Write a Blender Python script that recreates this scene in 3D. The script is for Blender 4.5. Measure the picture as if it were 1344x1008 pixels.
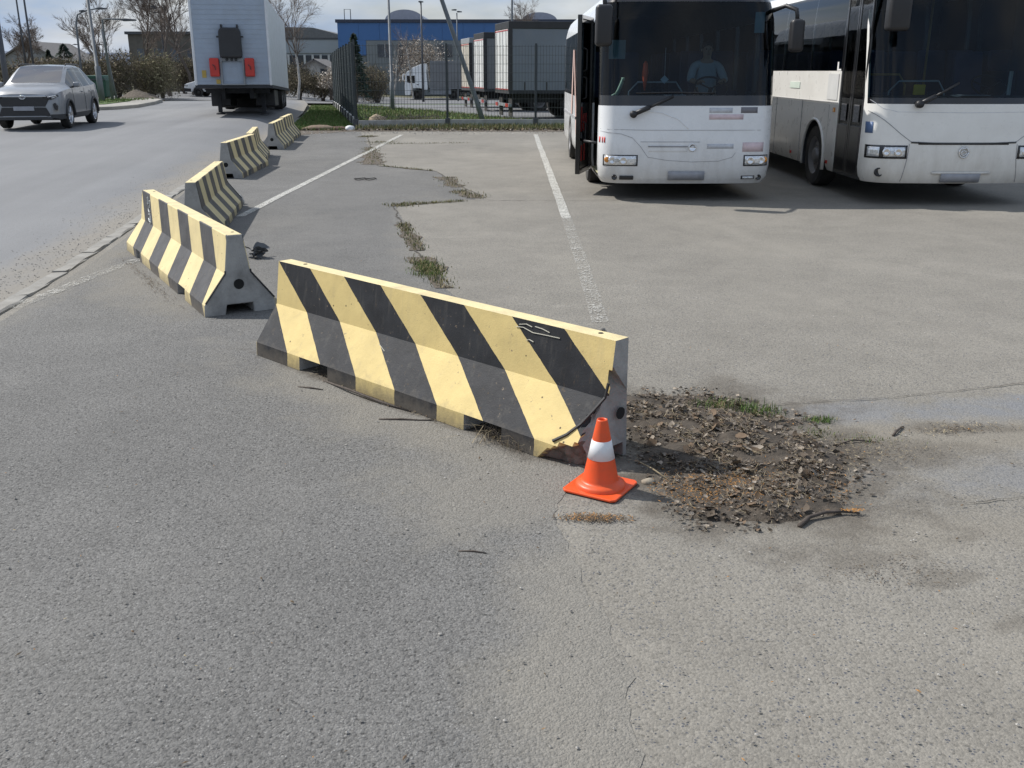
import bpy, bmesh, math, random
from mathutils import Vector, Matrix, noise

for _o in list(bpy.data.objects):
    bpy.data.objects.remove(_o, do_unlink=True)
S = bpy.context.scene
C = S.collection
PI = math.pi
RAD = math.radians

# ---------------------------------------------------------------- camera
cam = bpy.data.cameras.new('camera')
cam.sensor_width = 36.0
cam.lens = 34.02
cam.clip_start = 0.05
cam.clip_end = 4000
camo = bpy.data.objects.new('camera', cam)
C.objects.link(camo)
camo.location = (0, 0, 1.8)
camo.rotation_euler = (RAD(90 - 17.93), 0, 0)
S.camera = camo

# ---------------------------------------------------------------- light
SUN_AZ = math.atan2(-0.90, 0.43)          # clockwise from +Y
SUN_EL = RAD(46)
SUN_DIR = Vector((math.sin(SUN_AZ) * math.cos(SUN_EL), math.cos(SUN_AZ) * math.cos(SUN_EL), math.sin(SUN_EL)))
sl = bpy.data.lights.new('sun', 'SUN')
sl.energy = 3.9
sl.angle = RAD(0.55)
sl.color = (1.0, 0.965, 0.91)
so = bpy.data.objects.new('sun', sl)
C.objects.link(so)
so.rotation_euler = (-SUN_DIR).to_track_quat('-Z', 'Y').to_euler()

W = bpy.data.worlds.new('World')
S.world = W
W.use_nodes = True
wn = W.node_tree
for n in list(wn.nodes):
    wn.nodes.remove(n)
def wnode(t, **k):
    n = wn.nodes.new(t)
    for a, b in k.items():
        setattr(n, a, b)
    return n
sky = wnode('ShaderNodeTexSky', sky_type='NISHITA', sun_disc=False)
sky.sun_elevation = SUN_EL
sky.sun_rotation = SUN_AZ
sky.air_density = 1.1
sky.dust_density = 2.2
sky.ozone_density = 1.0
bg1 = wnode('ShaderNodeBackground')
bg1.inputs[1].default_value = 0.085
wn.links.new(sky.outputs[0], bg1.inputs[0])
tc = wnode('ShaderNodeTexCoord')
mp = wnode('ShaderNodeMapping')
mp.inputs['Scale'].default_value = (1.0, 1.0, 3.2)
wn.links.new(tc.outputs['Generated'], mp.inputs[0])
nz = wnode('ShaderNodeTexNoise')
nz.inputs['Scale'].default_value = 3.6
nz.inputs['Detail'].default_value = 9
nz.inputs['Roughness'].default_value = 0.58
wn.links.new(mp.outputs[0], nz.inputs['Vector'])
cr = wnode('ShaderNodeValToRGB')
cr.color_ramp.elements[0].position = 0.40
cr.color_ramp.elements[1].position = 0.60
cr.color_ramp.elements[0].color = (0.45, 0.45, 0.45, 1)
cr.color_ramp.elements[1].color = (0.95, 0.95, 0.95, 1)
wn.links.new(nz.outputs[0], cr.inputs[0])
nz2 = wnode('ShaderNodeTexNoise')
nz2.inputs['Scale'].default_value = 5.0
nz2.inputs['Detail'].default_value = 6
wn.links.new(mp.outputs[0], nz2.inputs['Vector'])
cr2 = wnode('ShaderNodeValToRGB')
cr2.color_ramp.elements[0].position = 0.38
cr2.color_ramp.elements[1].position = 0.62
cr2.color_ramp.elements[0].color = (0.36, 0.50, 0.74, 1)
cr2.color_ramp.elements[1].color = (0.78, 0.83, 0.90, 1)
wn.links.new(nz2.outputs[0], cr2.inputs[0])
bg2 = wnode('ShaderNodeBackground')
bg2.inputs[1].default_value = 0.76
wn.links.new(cr2.outputs[0], bg2.inputs[0])
mx = wnode('ShaderNodeMixShader')
wn.links.new(cr.outputs[0], mx.inputs[0])
wn.links.new(bg1.outputs[0], mx.inputs[1])
wn.links.new(bg2.outputs[0], mx.inputs[2])
wo = wnode('ShaderNodeOutputWorld')
wn.links.new(mx.outputs[0], wo.inputs[0])

S.view_settings.view_transform = 'Standard'
S.view_settings.look = 'None'
S.view_settings.exposure = 0.33
S.view_settings.gamma = 1.0
S.view_settings.use_curve_mapping = False
S.render.engine = 'CYCLES'
S.cycles.max_bounces = 8
S.cycles.transparent_max_bounces = 16

# ---------------------------------------------------------------- helpers
def lerp(a, b, t):
    return a + (b - a) * t
def ss(a, b, x):
    t = max(0.0, min(1.0, (x - a) / (b - a)))
    return t * t * (3 - 2 * t)

class MB:
    """collects shapes; build() links them as ONE mesh object"""
    def __init__(s):
        s.v = []; s.f = []; s.m = []
    def add(s, vs, fs, mi=0):
        o = len(s.v)
        s.v.extend([tuple(p) for p in vs])
        for f in fs:
            s.f.append(tuple(i + o for i in f)); s.m.append(mi)
        return s
    def box(s, x0, x1, y0, y1, z0, z1, mi=0):
        vs = [(x0, y0, z0), (x1, y0, z0), (x1, y1, z0), (x0, y1, z0), (x0, y0, z1), (x1, y0, z1), (x1, y1, z1), (x0, y1, z1)]
        return s.add(vs, [(0, 3, 2, 1), (4, 5, 6, 7), (0, 1, 5, 4), (1, 2, 6, 5), (2, 3, 7, 6), (3, 0, 4, 7)], mi)
    def prism(s, poly, axis, a, b, mi=0):
        n = len(poly)
        def P(u, w, t):
            return {'x': (t, u, w), 'y': (u, t, w), 'z': (u, w, t)}[axis]
        vs = [P(u, w, a) for u, w in poly] + [P(u, w, b) for u, w in poly]
        fs = [tuple(range(n - 1, -1, -1)), tuple(range(n, 2 * n))]
        for i in range(n):
            j = (i + 1) % n
            fs.append((i, j, n + j, n + i))
        return s.add(vs, fs, mi)
    def tube(s, pts, r, n=6, cap=True, mi=0):
        pts = [Vector(p) for p in pts]
        if not isinstance(r, (list, tuple)):
            r = [r] * len(pts)
        vs = []; fs = []
        up = None
        for i, p in enumerate(pts):
            d = (pts[min(i + 1, len(pts) - 1)] - pts[max(i - 1, 0)])
            if d.length < 1e-9:
                d = Vector((0, 0, 1))
            d.normalize()
            if up is None:
                up = d.orthogonal().normalized()
            else:
                up = (up - d * up.dot(d))
                up = up.normalized() if up.length > 1e-6 else d.orthogonal().normalized()
            w = d.cross(up)
            for k in range(n):
                a = 2 * PI * k / n
                vs.append(p + (up * math.cos(a) + w * math.sin(a)) * r[i])
        for i in range(len(pts) - 1):
            for k in range(n):
                k2 = (k + 1) % n
                fs.append((i * n + k, i * n + k2, (i + 1) * n + k2, (i + 1) * n + k))
        if cap:
            fs.append(tuple(range(n - 1, -1, -1)))
            o = (len(pts) - 1) * n
            fs.append(tuple(range(o, o + n)))
        return s.add(vs, fs, mi)
    def lathe(s, prof, n=20, c=(0, 0, 0), axis='z', mi=0, close=True):
        vs = []; fs = []
        for r, h in prof:
            for k in range(n):
                a = 2 * PI * k / n
                u, w = r * math.cos(a), r * math.sin(a)
                p = {'z': (u, w, h), 'x': (h, u, w), 'y': (u, h, w)}[axis]
                vs.append((p[0] + c[0], p[1] + c[1], p[2] + c[2]))
        m = len(prof)
        for i in range(m - 1):
            for k in range(n):
                k2 = (k + 1) % n
                fs.append((i * n + k, i * n + k2, (i + 1) * n + k2, (i + 1) * n + k))
        if close:
            fs.append(tuple(range(n - 1, -1, -1)))
            fs.append(tuple(range((m - 1) * n, m * n)))
        return s.add(vs, fs, mi)
    def grid(s, fn, nu, nv, mi=0):
        vs = [fn(i / nu, j / nv) for i in range(nu + 1) for j in range(nv + 1)]
        fs = [(i * (nv + 1) + j, (i + 1) * (nv + 1) + j, (i + 1) * (nv + 1) + j + 1, i * (nv + 1) + j + 1) for i in range(nu) for j in range(nv)]
        return s.add(vs, fs, mi)
    def build(s, name, mats, parent=None, smooth=False, bevel=0, loc=(0, 0, 0), rz=0, solid=0, soff=0, merge=False, fix=True, segs=2):
        me = bpy.data.meshes.new(name)
        me.from_pydata(s.v, [], s.f)
        if not isinstance(mats, (list, tuple)):
            mats = [mats]
        for m in mats:
            me.materials.append(m)
        if any(s.m):
            me.polygons.foreach_set('material_index', s.m)
        if fix or merge:
            b = bmesh.new(); b.from_mesh(me)
            if merge:
                bmesh.ops.remove_doubles(b, verts=b.verts, dist=1e-5)
            if fix:
                bmesh.ops.recalc_face_normals(b, faces=b.faces)
            b.to_mesh(me); b.free()
        me.update()
        if smooth:
            me.polygons.foreach_set('use_smooth', [True] * len(me.polygons))
        o = bpy.data.objects.new(name, me)
        C.objects.link(o)
        o.location = loc
        o.rotation_euler = (0, 0, rz)
        if parent:
            o.parent = parent
        if solid:
            md = o.modifiers.new('solid', 'SOLIDIFY'); md.thickness = solid; md.offset = -1
            md.material_offset = soff; md.material_offset_rim = 0
        if bevel:
            md = o.modifiers.new('bevel', 'BEVEL'); md.width = bevel; md.segments = segs; md.limit_method = 'ANGLE'; md.angle_limit = RAD(35)
            md.harden_normals = False
        if smooth == 2:
            md = o.modifiers.new('en', 'EDGE_SPLIT'); md.split_angle = RAD(38)
        return o

def tag(o, label, cat, group=None):
    o['label'] = label; o['category'] = cat
    if group:
        o['group'] = group
    return o
def kind(o, k, label=None):
    o['kind'] = k
    if label:
        o['label'] = label
    return o
def thing(name, label, cat, loc=(0, 0, 0), rz=0, group=None):
    o = bpy.data.objects.new(name, None)
    C.objects.link(o)
    o.empty_display_size = 0.2
    o.location = loc; o.rotation_euler = (0, 0, rz)
    return tag(o, label, cat, group)
def dup(root, loc, rz, label, parent=None):
    c = root.copy(); C.objects.link(c)
    c.location = loc; c.rotation_euler = (0, 0, rz); c['label'] = label
    for ch in root.children:
        k = ch.copy(); C.objects.link(k); k.parent = c
        for g in ch.children:
            q = g.copy(); C.objects.link(q); q.parent = k
    return c

# ---------------------------------------------------------------- materials
def newmat(name):
    m = bpy.data.materials.new(name); m.use_nodes = True
    nt = m.node_tree
    for n in list(nt.nodes):
        nt.nodes.remove(n)
    out = nt.nodes.new('ShaderNodeOutputMaterial')
    b = nt.nodes.new('ShaderNodeBsdfPrincipled')
    nt.links.new(b.outputs[0], out.inputs[0])
    return m, nt, b, out
def N(nt, t, **k):
    n = nt.nodes.new(t)
    for a, v in k.items():
        if a.startswith('i_'):
            n.inputs[a[2:].replace('_', ' ')].default_value = v
        else:
            setattr(n, a, v)
    return n
def coord(nt, mode='Object', scale=None):
    t = N(nt, 'ShaderNodeTexCoord')
    if scale is None:
        return t.outputs[mode]
    m = N(nt, 'ShaderNodeMapping'); m.inputs['Scale'].default_value = scale
    nt.links.new(t.outputs[mode], m.inputs[0])
    return m.outputs[0]
def noise_n(nt, vec, scale, detail=4, rough=.55):
    n = N(nt, 'ShaderNodeTexNoise')
    n.inputs['Scale'].default_value = scale; n.inputs['Detail'].default_value = detail; n.inputs['Roughness'].default_value = rough
    nt.links.new(vec, n.inputs['Vector'])
    return n.outputs[0]
def ramp(nt, val, stops):
    r = N(nt, 'ShaderNodeValToRGB')
    e = r.color_ramp.elements
    while len(e) < len(stops):
        e.new(0.5)
    for i, (p, c) in enumerate(stops):
        e[i].position = p
        if not isinstance(c, (tuple, list)):
            c = (c, c, c)
        e[i].color = (*c, 1)
    nt.links.new(val, r.inputs[0])
    return r.outputs[0]
def mixc(nt, fac, a, b, mode='MIX'):
    m = N(nt, 'ShaderNodeMix', data_type='RGBA', blend_type=mode)
    for sock, v in ((0, fac), (6, a), (7, b)):
        if isinstance(v, (int, float)):
            m.inputs[sock].default_value = v if sock == 0 else (v, v, v, 1)
        elif isinstance(v, (tuple, list)):
            m.inputs[sock].default_value = (*v, 1)
        else:
            nt.links.new(v, m.inputs[sock])
    return m.outputs[2]
def mth(nt, op, a, b=None, c=None):
    m = N(nt, 'ShaderNodeMath', operation=op)
    for i, v in enumerate((a, b, c)):
        if v is None:
            continue
        if isinstance(v, (int, float)):
            m.inputs[i].default_value = v
        else:
            nt.links.new(v, m.inputs[i])
    return m.outputs[0]
def bump(nt, bsdf, h, strength=.3, dist=.01):
    b = N(nt, 'ShaderNodeBump')
    b.inputs['Strength'].default_value = strength; b.inputs['Distance'].default_value = dist
    nt.links.new(h, b.inputs['Height'])
    nt.links.new(b.outputs[0], bsdf.inputs['Normal'])
def pm(name, col, rough=.6, metal=0.0, var=.15, scale=3.0, bmp=0, bscale=60, dirt=None, dirt_amt=.4, coat=0, dscale=2.5, splash=None):
    m, nt, b, out = newmat(name)
    v = coord(nt)
    n = noise_n(nt, v, scale, 5)
    c2 = tuple(max(0, x * (1 - var)) for x in col); c3 = tuple(min(1, x * (1 + var)) for x in col)
    c = ramp(nt, n, [(.3, c2), (.7, c3)])
    if dirt:
        dn = noise_n(nt, v, dscale, 8, .65)
        c = mixc(nt, ramp(nt, dn, [(.45, 0.0), (.75, dirt_amt)]), c, dirt)
    if splash:                                   # road film thrown up from the wheels
        sx_ = N(nt, 'ShaderNodeSeparateXYZ'); nt.links.new(v, sx_.inputs[0])
        hh = mth(nt, 'ADD', sx_.outputs[2], mth(nt, 'MULTIPLY_ADD', noise_n(nt, coord(nt, 'Object', (3, 3, 1)), 2.0, 7, .65), .9, -.45))
        c = mixc(nt, ramp(nt, hh, [(.25, splash), (.85, .03)]), c, (.30, .27, .22))
    nt.links.new(c, b.inputs['Base Color'])
    rn = noise_n(nt, v, scale * 2.3, 4)
    rr = mth(nt, 'MULTIPLY_ADD', rn, .25, rough - .12)
    nt.links.new(rr, b.inputs['Roughness'])
    b.inputs['Metallic'].default_value = metal
    if coat:
        b.inputs['Coat Weight'].default_value = coat; b.inputs['Coat Roughness'].default_value = .08
    if bmp:
        bump(nt, b, noise_n(nt, v, bscale, 4), bmp, .01)
    return m
def glass(name, tint, spec=1.0, rough=.02, refl=.75):
    m, nt, b, out = newmat(name)
    nt.nodes.remove(b)
    t = N(nt, 'ShaderNodeBsdfTransparent'); t.inputs[0].default_value = (*tint, 1)
    g = N(nt, 'ShaderNodeBsdfGlossy'); g.inputs[0].default_value = (refl, refl, refl, 1); g.inputs['Roughness'].default_value = rough
    fr = N(nt, 'ShaderNodeFresnel'); fr.inputs['IOR'].default_value = 1.42 * spec
    vn = noise_n(nt, coord(nt), 1.3, 3)
    bp = N(nt, 'ShaderNodeBump'); bp.inputs['Strength'].default_value = .03; bp.inputs['Distance'].default_value = .05
    nt.links.new(vn, bp.inputs['Height']); nt.links.new(bp.outputs[0], g.inputs['Normal'])
    mx = N(nt, 'ShaderNodeMixShader')
    nt.links.new(fr.outputs[0], mx.inputs[0]); nt.links.new(t.outputs[0], mx.inputs[1]); nt.links.new(g.outputs[0], mx.inputs[2])
    nt.links.new(mx.outputs[0], out.inputs[0])
    return m

def blobs_mask(nt, v, blobs, nscale=1.6, amp=.9):
    """soft uneven spill shapes on the ground: (cx, cy, rx, ry, angle, amount)"""
    tot = None
    nn = mth(nt, 'MULTIPLY_ADD', noise_n(nt, v, nscale, 7, .65), amp * 2, -amp)
    for cx, cy, rx, ry, ang, amt in blobs:
        mpn = N(nt, 'ShaderNodeMapping', vector_type='TEXTURE')
        mpn.inputs['Location'].default_value = (cx, cy, 0)
        mpn.inputs['Rotation'].default_value = (0, 0, ang)
        mpn.inputs['Scale'].default_value = (rx, ry, 1e3)
        nt.links.new(v, mpn.inputs[0])
        ln = N(nt, 'ShaderNodeVectorMath', operation='LENGTH')
        nt.links.new(mpn.outputs[0], ln.inputs[0])
        d = mth(nt, 'ADD', ln.outputs['Value'], nn)
        k = ramp(nt, d, [(.45, amt), (1.0, 0.0)])
        tot = k if tot is None else mth(nt, 'MAXIMUM', tot, k)
    return tot
def asphalt(name, colA, colB, stone, stone_amt, dust, dust_amt, cell=95, bstr=.55, pits=.5, spills=(), gc=.26):
    m, nt, b, out = newmat(name)
    v = coord(nt)
    vo = N(nt, 'ShaderNodeTexVoronoi'); vo.inputs['Scale'].default_value = cell; vo.inputs['Randomness'].default_value = 1
    wv = N(nt, 'ShaderNodeVectorMath', operation='ADD')
    wn_ = N(nt, 'ShaderNodeTexNoise'); wn_.inputs['Scale'].default_value = cell * .6; wn_.inputs['Detail'].default_value = 2
    nt.links.new(v, wn_.inputs['Vector'])
    sc = N(nt, 'ShaderNodeVectorMath', operation='SCALE'); sc.inputs['Scale'].default_value = .012
    nt.links.new(wn_.outputs[1], sc.inputs[0])
    nt.links.new(v, wv.inputs[0]); nt.links.new(sc.outputs[0], wv.inputs[1])
    nt.links.new(wv.outputs[0], vo.inputs['Vector'])
    sep = N(nt, 'ShaderNodeSeparateColor'); nt.links.new(vo.outputs['Color'], sep.inputs[0])
    big = noise_n(nt, v, .35, 6, .6)
    mid = noise_n(nt, v, 2.2, 6, .62)
    base = mixc(nt, ramp(nt, big, [(.35, 0), (.65, 1)]), colA, colB)
    base = mixc(nt, 1.0, base, ramp(nt, mid, [(.25, .88), (.75, 1.09)]), 'MULTIPLY')
    grain = ramp(nt, sep.outputs[0], [(0, 1 - gc), (.5, 1.0), (1, 1 + gc)])
    base = mixc(nt, 1.0, base, grain, 'MULTIPLY')
    st = ramp(nt, sep.outputs[1], [(1 - stone_amt - .02, 0), (1 - stone_amt + .02, 1)])
    fine = noise_n(nt, v, 420, 2)
    base = mixc(nt, 1.0, base, ramp(nt, fine, [(.3, .82), (.7, 1.15)]), 'MULTIPLY')
    base = mixc(nt, mth(nt, 'MULTIPLY', st, ramp(nt, vo.outputs['Distance'], [(.30, 1.0), (.46, 0.0)])), base, stone)
    # dark pits between stones
    pn = noise_n(nt, v, cell * .55, 3, .6)
    pit = ramp(nt, pn, [(.33, pits), (.42, 0.0)])
    base = mixc(nt, pit, base, tuple(x * .28 for x in colA))
    # dust washes with a shape of their own
    d1 = noise_n(nt, coord(nt, 'Object', (1, .55, 1)), .55, 7, .66)
    base = mixc(nt, ramp(nt, d1, [(.50, 0), (.70, dust_amt)]), base, dust)
    sc_n = noise_n(nt, coord(nt, 'Object', (.9, 2.6, 1)), 1.1, 6, .7)
    sc_f = noise_n(nt, v, 45, 3, .6)
    base = mixc(nt, mth(nt, 'MULTIPLY', ramp(nt, sc_n, [(.62, 0), (.74, .55)]), ramp(nt, sc_f, [(.42, 0), (.6, 1)])), base, tuple(min(1, x * 1.7) for x in colB))
    dk = noise_n(nt, coord(nt, 'Object', (1.4, .8, 1)), .8, 5, .6)
    base = mixc(nt, ramp(nt, dk, [(.60, 0), (.78, .22)]), base, tuple(x * .55 for x in colA))
    for bl, colr, ns in spills:
        base = mixc(nt, blobs_mask(nt, v, bl, ns), base, mixc(nt, 1.0, colr, mixc(nt, .5, grain, ramp(nt, fine, [(.3, .75), (.7, 1.2)])), 'MULTIPLY'))
    nt.links.new(base, b.inputs['Base Color'])
    b.inputs['Roughness'].default_value = .88
    b.inputs['Specular IOR Level'].default_value = .3
    hgt = mth(nt, 'ADD', mth(nt, 'MULTIPLY', vo.outputs['Distance'], -.9), mth(nt, 'MULTIPLY', ramp(nt, pn, [(.30, 0.0), (.5, 1.0)]), .7))
    hgt = mth(nt, 'ADD', hgt, mth(nt, 'MULTIPLY', fine, .18))
    bump(nt, b, hgt, bstr, .006)
    return m

M = {}
SOIL = (.085, .072, .057)
TAN = (.30, .275, .235)
M['lot'] = asphalt('pale_worn_asphalt', (.205, .191, .166), (.240, .224, .195), (.085, .090, .105), .15, (.315, .292, .25), .42, 100, .42, .5, spills=[
    ([(3.6, 5.22, 2.2, .30, .16, .75), (3.2, 4.25, 1.7, .34, .1, .5), (1.9, 5.05, .5, .22, .2, .6)], (.185, .192, .205), 5.0),
    ([(2.2, 4.70, 1.7, .30, .12, .85), (1.7, 3.6, .8, .25, .1, .5)], (.215, .195, .162), 2.0),
    ([(1.08, 4.48, .95, 1.25, .2, .95), (1.75, 4.45, .75, .28, 0, .55), (2.4, 4.8, .5, .12, 0, .5), (1.35, 3.35, .22, .10, .3, .45), (1.62, 3.2, .2, .07, .3, .4), (1.72, 2.9, .16, .05, .4, .35), (.72, 4.95, .3, .5, 0, .95)], SOIL, 2.6)], gc=.15)
M['apron'] = asphalt('grey_asphalt', (.140, .137, .131), (.168, .164, .156), (.26, .255, .245), .10, (.25, .238, .215), .30, 118, .6, .8, spills=[
    ([(-.4, 5.1, 2.2, .75, -.77, .8), (.1, 4.1, .9, .8, 0, .7), (-3.2, 8.4, 1.6, .6, -1.0, .6), (-4.1, 9.0, .35, 3.0, .1, .7), (.28, 2.6, .42, 1.9, 0, .9), (-1.0, 11.5, .5, 4.0, .1, .6)], (.218, .205, .18), 2.2),
    ([(-.65, 5.25, 1.55, .14, -.77, .9), (.12, 4.5, .38, .2, -.5, .9), (.35, 3.72, .2, .08, -.1, .8), (-3.10, 8.78, 1.4, .10, -1.04, .8)], SOIL, 3.5)])
M['road'] = None
M['white_paint'] = pm('white_vehicle_paint', (.80, .81, .82), .28, var=.03, dirt=(.42, .38, .32), dirt_amt=.12, coat=.4, splash=.45)
M['cream_paint'] = pm('cream_vehicle_paint', (.82, .805, .765), .30, var=.03, dirt=(.40, .36, .30), dirt_amt=.15, coat=.4, splash=.5)
M['dark_lining'] = pm('dark_lining', (.035, .037, .042), .8)
M['black_plastic'] = pm('black_plastic', (.022, .022, .024), .45, bmp=.1, bscale=200)
M['black_gloss'] = pm('black_gloss', (.012, .012, .014), .15, coat=.5)
M['rubber'] = pm('rubber', (.022, .021, .020), .85, bmp=.3, bscale=60, dirt=(.16, .14, .12), dirt_amt=.35)
M['steel'] = pm('steel', (.42, .43, .44), .4, .8, dirt=(.2, .18, .15))
M['rim'] = pm('painted_rim', (.20, .20, .205), .5, .4, dirt=(.13, .11, .09), dirt_amt=.6)
M['alloy'] = pm('alloy', (.55, .56, .58), .3, .9)
M['chrome'] = pm('chrome', (.75, .76, .78), .12, 1.0, var=.04)
M['concrete'] = pm('concrete', (.33, .325, .31), .9, bmp=.35, bscale=90, dirt=(.17, .16, .145), dirt_amt=.7, scale=5)
M['galv'] = pm('galvanised_steel', (.25, .265, .28), .6, .1, bmp=.05)
M['darkpole'] = pm('dark_pole_paint', (.07, .075, .085), .55, .2)
M['lens'] = pm('lamp_lens', (.72, .74, .76), .08, .5, var=.25, scale=40, coat=.8)
M['amber'] = pm('amber_lens', (.75, .30, .04), .15, coat=.8)
M['red_lens'] = pm('red_lens', (.55, .03, .02), .2, coat=.6)
M['seat'] = pm('blue_seat_fabric', (.035, .05, .10), .9, bmp=.1)
M['wind'] = glass('windscreen_glass', (.34, .47, .54), 1.0)
M['sideglass'] = glass('tinted_side_glass', (.46, .54, .55), 1.15)
M['carglass'] = glass('car_glass', (.22, .28, .30), 1.75)
M['carwind'] = glass('car_windscreen_glass', (.20, .26, .28), 2.5, refl=.95)
M['doorglass'] = glass('door_glass', (.10, .12, .13), 2.2)
M['pole_grey'] = pm('weathered_pole_paint', (.135, .15, .165), .65, var=.15)
M['grey_seam'] = pm('seam', (.30, .30, .31), .7)
# ================================================================ ground
KERB = [(-8, -2.6), (0, -3.25), (7.4, -4.03), (9.2, -4.25), (12.1, -4.68), (15.5, -5.27), (20.1, -5.77), (32.2, -7.3), (45, -9.3), (57, -11.5), (66, -13.6)]
def xk(y):
    for (a, xa), (b, xb) in zip(KERB, KERB[1:]):
        if y <= b:
            return lerp(xa, xb, (y - a) / (b - a))
    return KERB[-1][1]
def terr(x, y):
    return -.9 * ss(45, 100, y) * ss(-24, -11, x)
def roadz(x, y):
    d = xk(y) - x
    return .012 + .27 * ss(10, 30, y) * (1 - ss(48, 64, y)) * ss(0, 1.4, d)

def mk_road():
    m, nt, b, out = newmat('road_asphalt')
    v = coord(nt)
    uv = coord(nt, 'UV')
    sp = N(nt, 'ShaderNodeSeparateXYZ'); nt.links.new(uv, sp.inputs[0])
    base = ramp(nt, noise_n(nt, v, .3, 6), [(.3, (.155, .158, .164)), (.7, (.190, .192, .196))])
    base = mixc(nt, 1.0, base, ramp(nt, noise_n(nt, v, 90, 3), [(.3, .8), (.7, 1.2)]), 'MULTIPLY')
    # sand and grit gathered along the kerb
    g = mth(nt, 'ADD', sp.outputs[0], mth(nt, 'MULTIPLY_ADD', noise_n(nt, coord(nt, 'Object', (1, .35, 1)), 2.2, 8, .7), 1.3, -.65))
    base = mixc(nt, ramp(nt, g, [(.10, .95), (.75, 0.0)]), base, mixc(nt, noise_n(nt, v, 55, 3), (.165, .148, .122), (.27, .25, .218)))
    tr = noise_n(nt, coord(nt, 'UV', (1, .05, 1)), .9, 5)
    base = mixc(nt, 1.0, base, ramp(nt, tr, [(.35, .9), (.65, 1.08)]), 'MULTIPLY')
    nt.links.new(base, b.inputs['Base Color'])
    b.inputs['Roughness'].default_value = .82
    bump(nt, b, noise_n(nt, v, 120, 3), .35, .004)
    return m
M['road'] = mk_road()
M['grass'] = pm('grass_ground', (.062, .105, .022), .95, var=.35, scale=.9, bmp=.5, bscale=30, dirt=(.12, .10, .05), dirt_amt=.5, dscale=1.3)
M['lawn'] = pm('lawn_ground', (.070, .115, .024), .95, var=.3, scale=.5, bmp=.5, bscale=30, dirt=(.13, .115, .05), dirt_amt=.45, dscale=.6)
M['soil'] = pm('soil', (.105, .086, .066), .95, var=.4, scale=9, bmp=.8, bscale=45)
M['field'] = pm('far_ground', (.11, .105, .06), .95, var=.35, scale=.08)
M['yard'] = pm('yard_asphalt', (.155, .157, .162), .9, var=.15, scale=.8)
M['paving'] = pm('pale_paving', (.30, .285, .255), .9, var=.15, scale=2, bmp=.2)
M['kerbstone'] = pm('kerb_stone', (.27, .26, .238), .9, bmp=.4, bscale=60, dirt=(.15, .135, .11), dirt_amt=.6, scale=6)

# far ground, one sheet to the horizon
xs = [-900, -400, -200, -120, -80, -50, -40, -32, -26, -22, -18, -14, -11, -8, -4, 0, 5, 12, 25, 50, 100, 250, 900]
ys = [-60, -20, 0, 20, 32, 40, 46, 52, 58, 64, 72, 80, 90, 100, 120, 160, 240, 400, 700, 1500]
g = MB()
g.add([(x, y, terr(x, y) - .07) for x in xs for y in ys], [(i * len(ys) + j, (i + 1) * len(ys) + j, (i + 1) * len(ys) + j + 1, i * len(ys) + j + 1) for i in range(len(xs) - 1) for j in range(len(ys) - 1)])
kind(g.build('ground', M['field'], smooth=True), 'structure')

# parking lot
poly = [(xk(y) + .05, y) for y, _ in KERB if y < 30] + [(xk(28.8) + .1, 28.8), (-6.2, 29.6), (-5.2, 31.1), (-3, 31.3), (1, 31.0), (8, 31.2), (60, 31.2), (60, -8)]
g = MB(); g.add([(x, y, 0) for x, y in poly], [tuple(range(len(poly)))])
lot = kind(g.build('parking_lot', M['lot']), 'structure')

def rough_line(pts, step, amp, seed, closed=False):
    out = []
    for (x0, y0), (x1, y1) in zip(pts, pts[1:]):
        L = math.hypot(x1 - x0, y1 - y0); n = max(1, int(L / step))
        nx, ny = -(y1 - y0) / L, (x1 - x0) / L
        for i in range(n):
            t = i / n; x = lerp(x0, x1, t); y = lerp(y0, y1, t)
            a = amp * (noise.noise(Vector((x * 2.1, y * 2.1, seed))) + .6 * noise.noise(Vector((x * 9, y * 9, seed + 5))) + .35 * noise.noise(Vector((x * 31, y * 31, seed + 9))))
            out.append((x + nx * a, y + ny * a))
    out.append(pts[-1])
    return out
SEAM = [(.5, -8), (.42, 1.2), (.37, 2.18), (.32, 3.04), (.22, 3.65), (.34, 4.5), (.62, 5.15), (.30, 5.9), (-.25, 7.2), (-.53, 8.06), (-.83, 9.2), (-1.1, 10.5), (-1.35, 12.2), (-1.65, 13.7), (-.52, 14.4), (-.95, 16.2), (-1.39, 18.5), (-2.83, 19.9), (-3.3, 23), (-4.18, 28.4), (-4.75, 31.05)]
seam = rough_line(SEAM, .05, .06, 3.0)
poly = [(x, y) for x, y in seam] + [(-5.2, 31.08), (-6.2, 29.58), (xk(28.8) + .2, 28.7)] + [(xk(y) + .14, y) for y, _ in reversed(KERB) if y < 28]
g = MB(); g.add([(x, y, .002) for x, y in poly], [tuple(range(len(poly)))])
kind(g.build('asphalt_apron', M['apron']), 'structure')

# road
ds = [0, .15, .3, .6, 1.0, 1.5, 2.5, 4, 7, 11, 16, 24, 40, 70]
yy = [-8 + i * .8 for i in range(91)]
g = MB(); uvs = []
vs = []
for y in yy:
    for d in ds:
        x = xk(y) - .06 - d
        vs.append((x, y, roadz(x, y))); uvs.append((d, y))
nd = len(ds)
g.add(vs, [(i * nd + j, (i + 1) * nd + j, (i + 1) * nd + j + 1, i * nd + j + 1) for i in range(len(yy) - 1) for j in range(nd - 1)])
ro = g.build('road', M['road'], smooth=True)
uvl = ro.data.uv_layers.new(name='UVMap')
for lp in ro.data.loops:
    uvl.data[lp.index].uv = uvs[lp.vertex_index]
kind(ro, 'structure')

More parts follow.
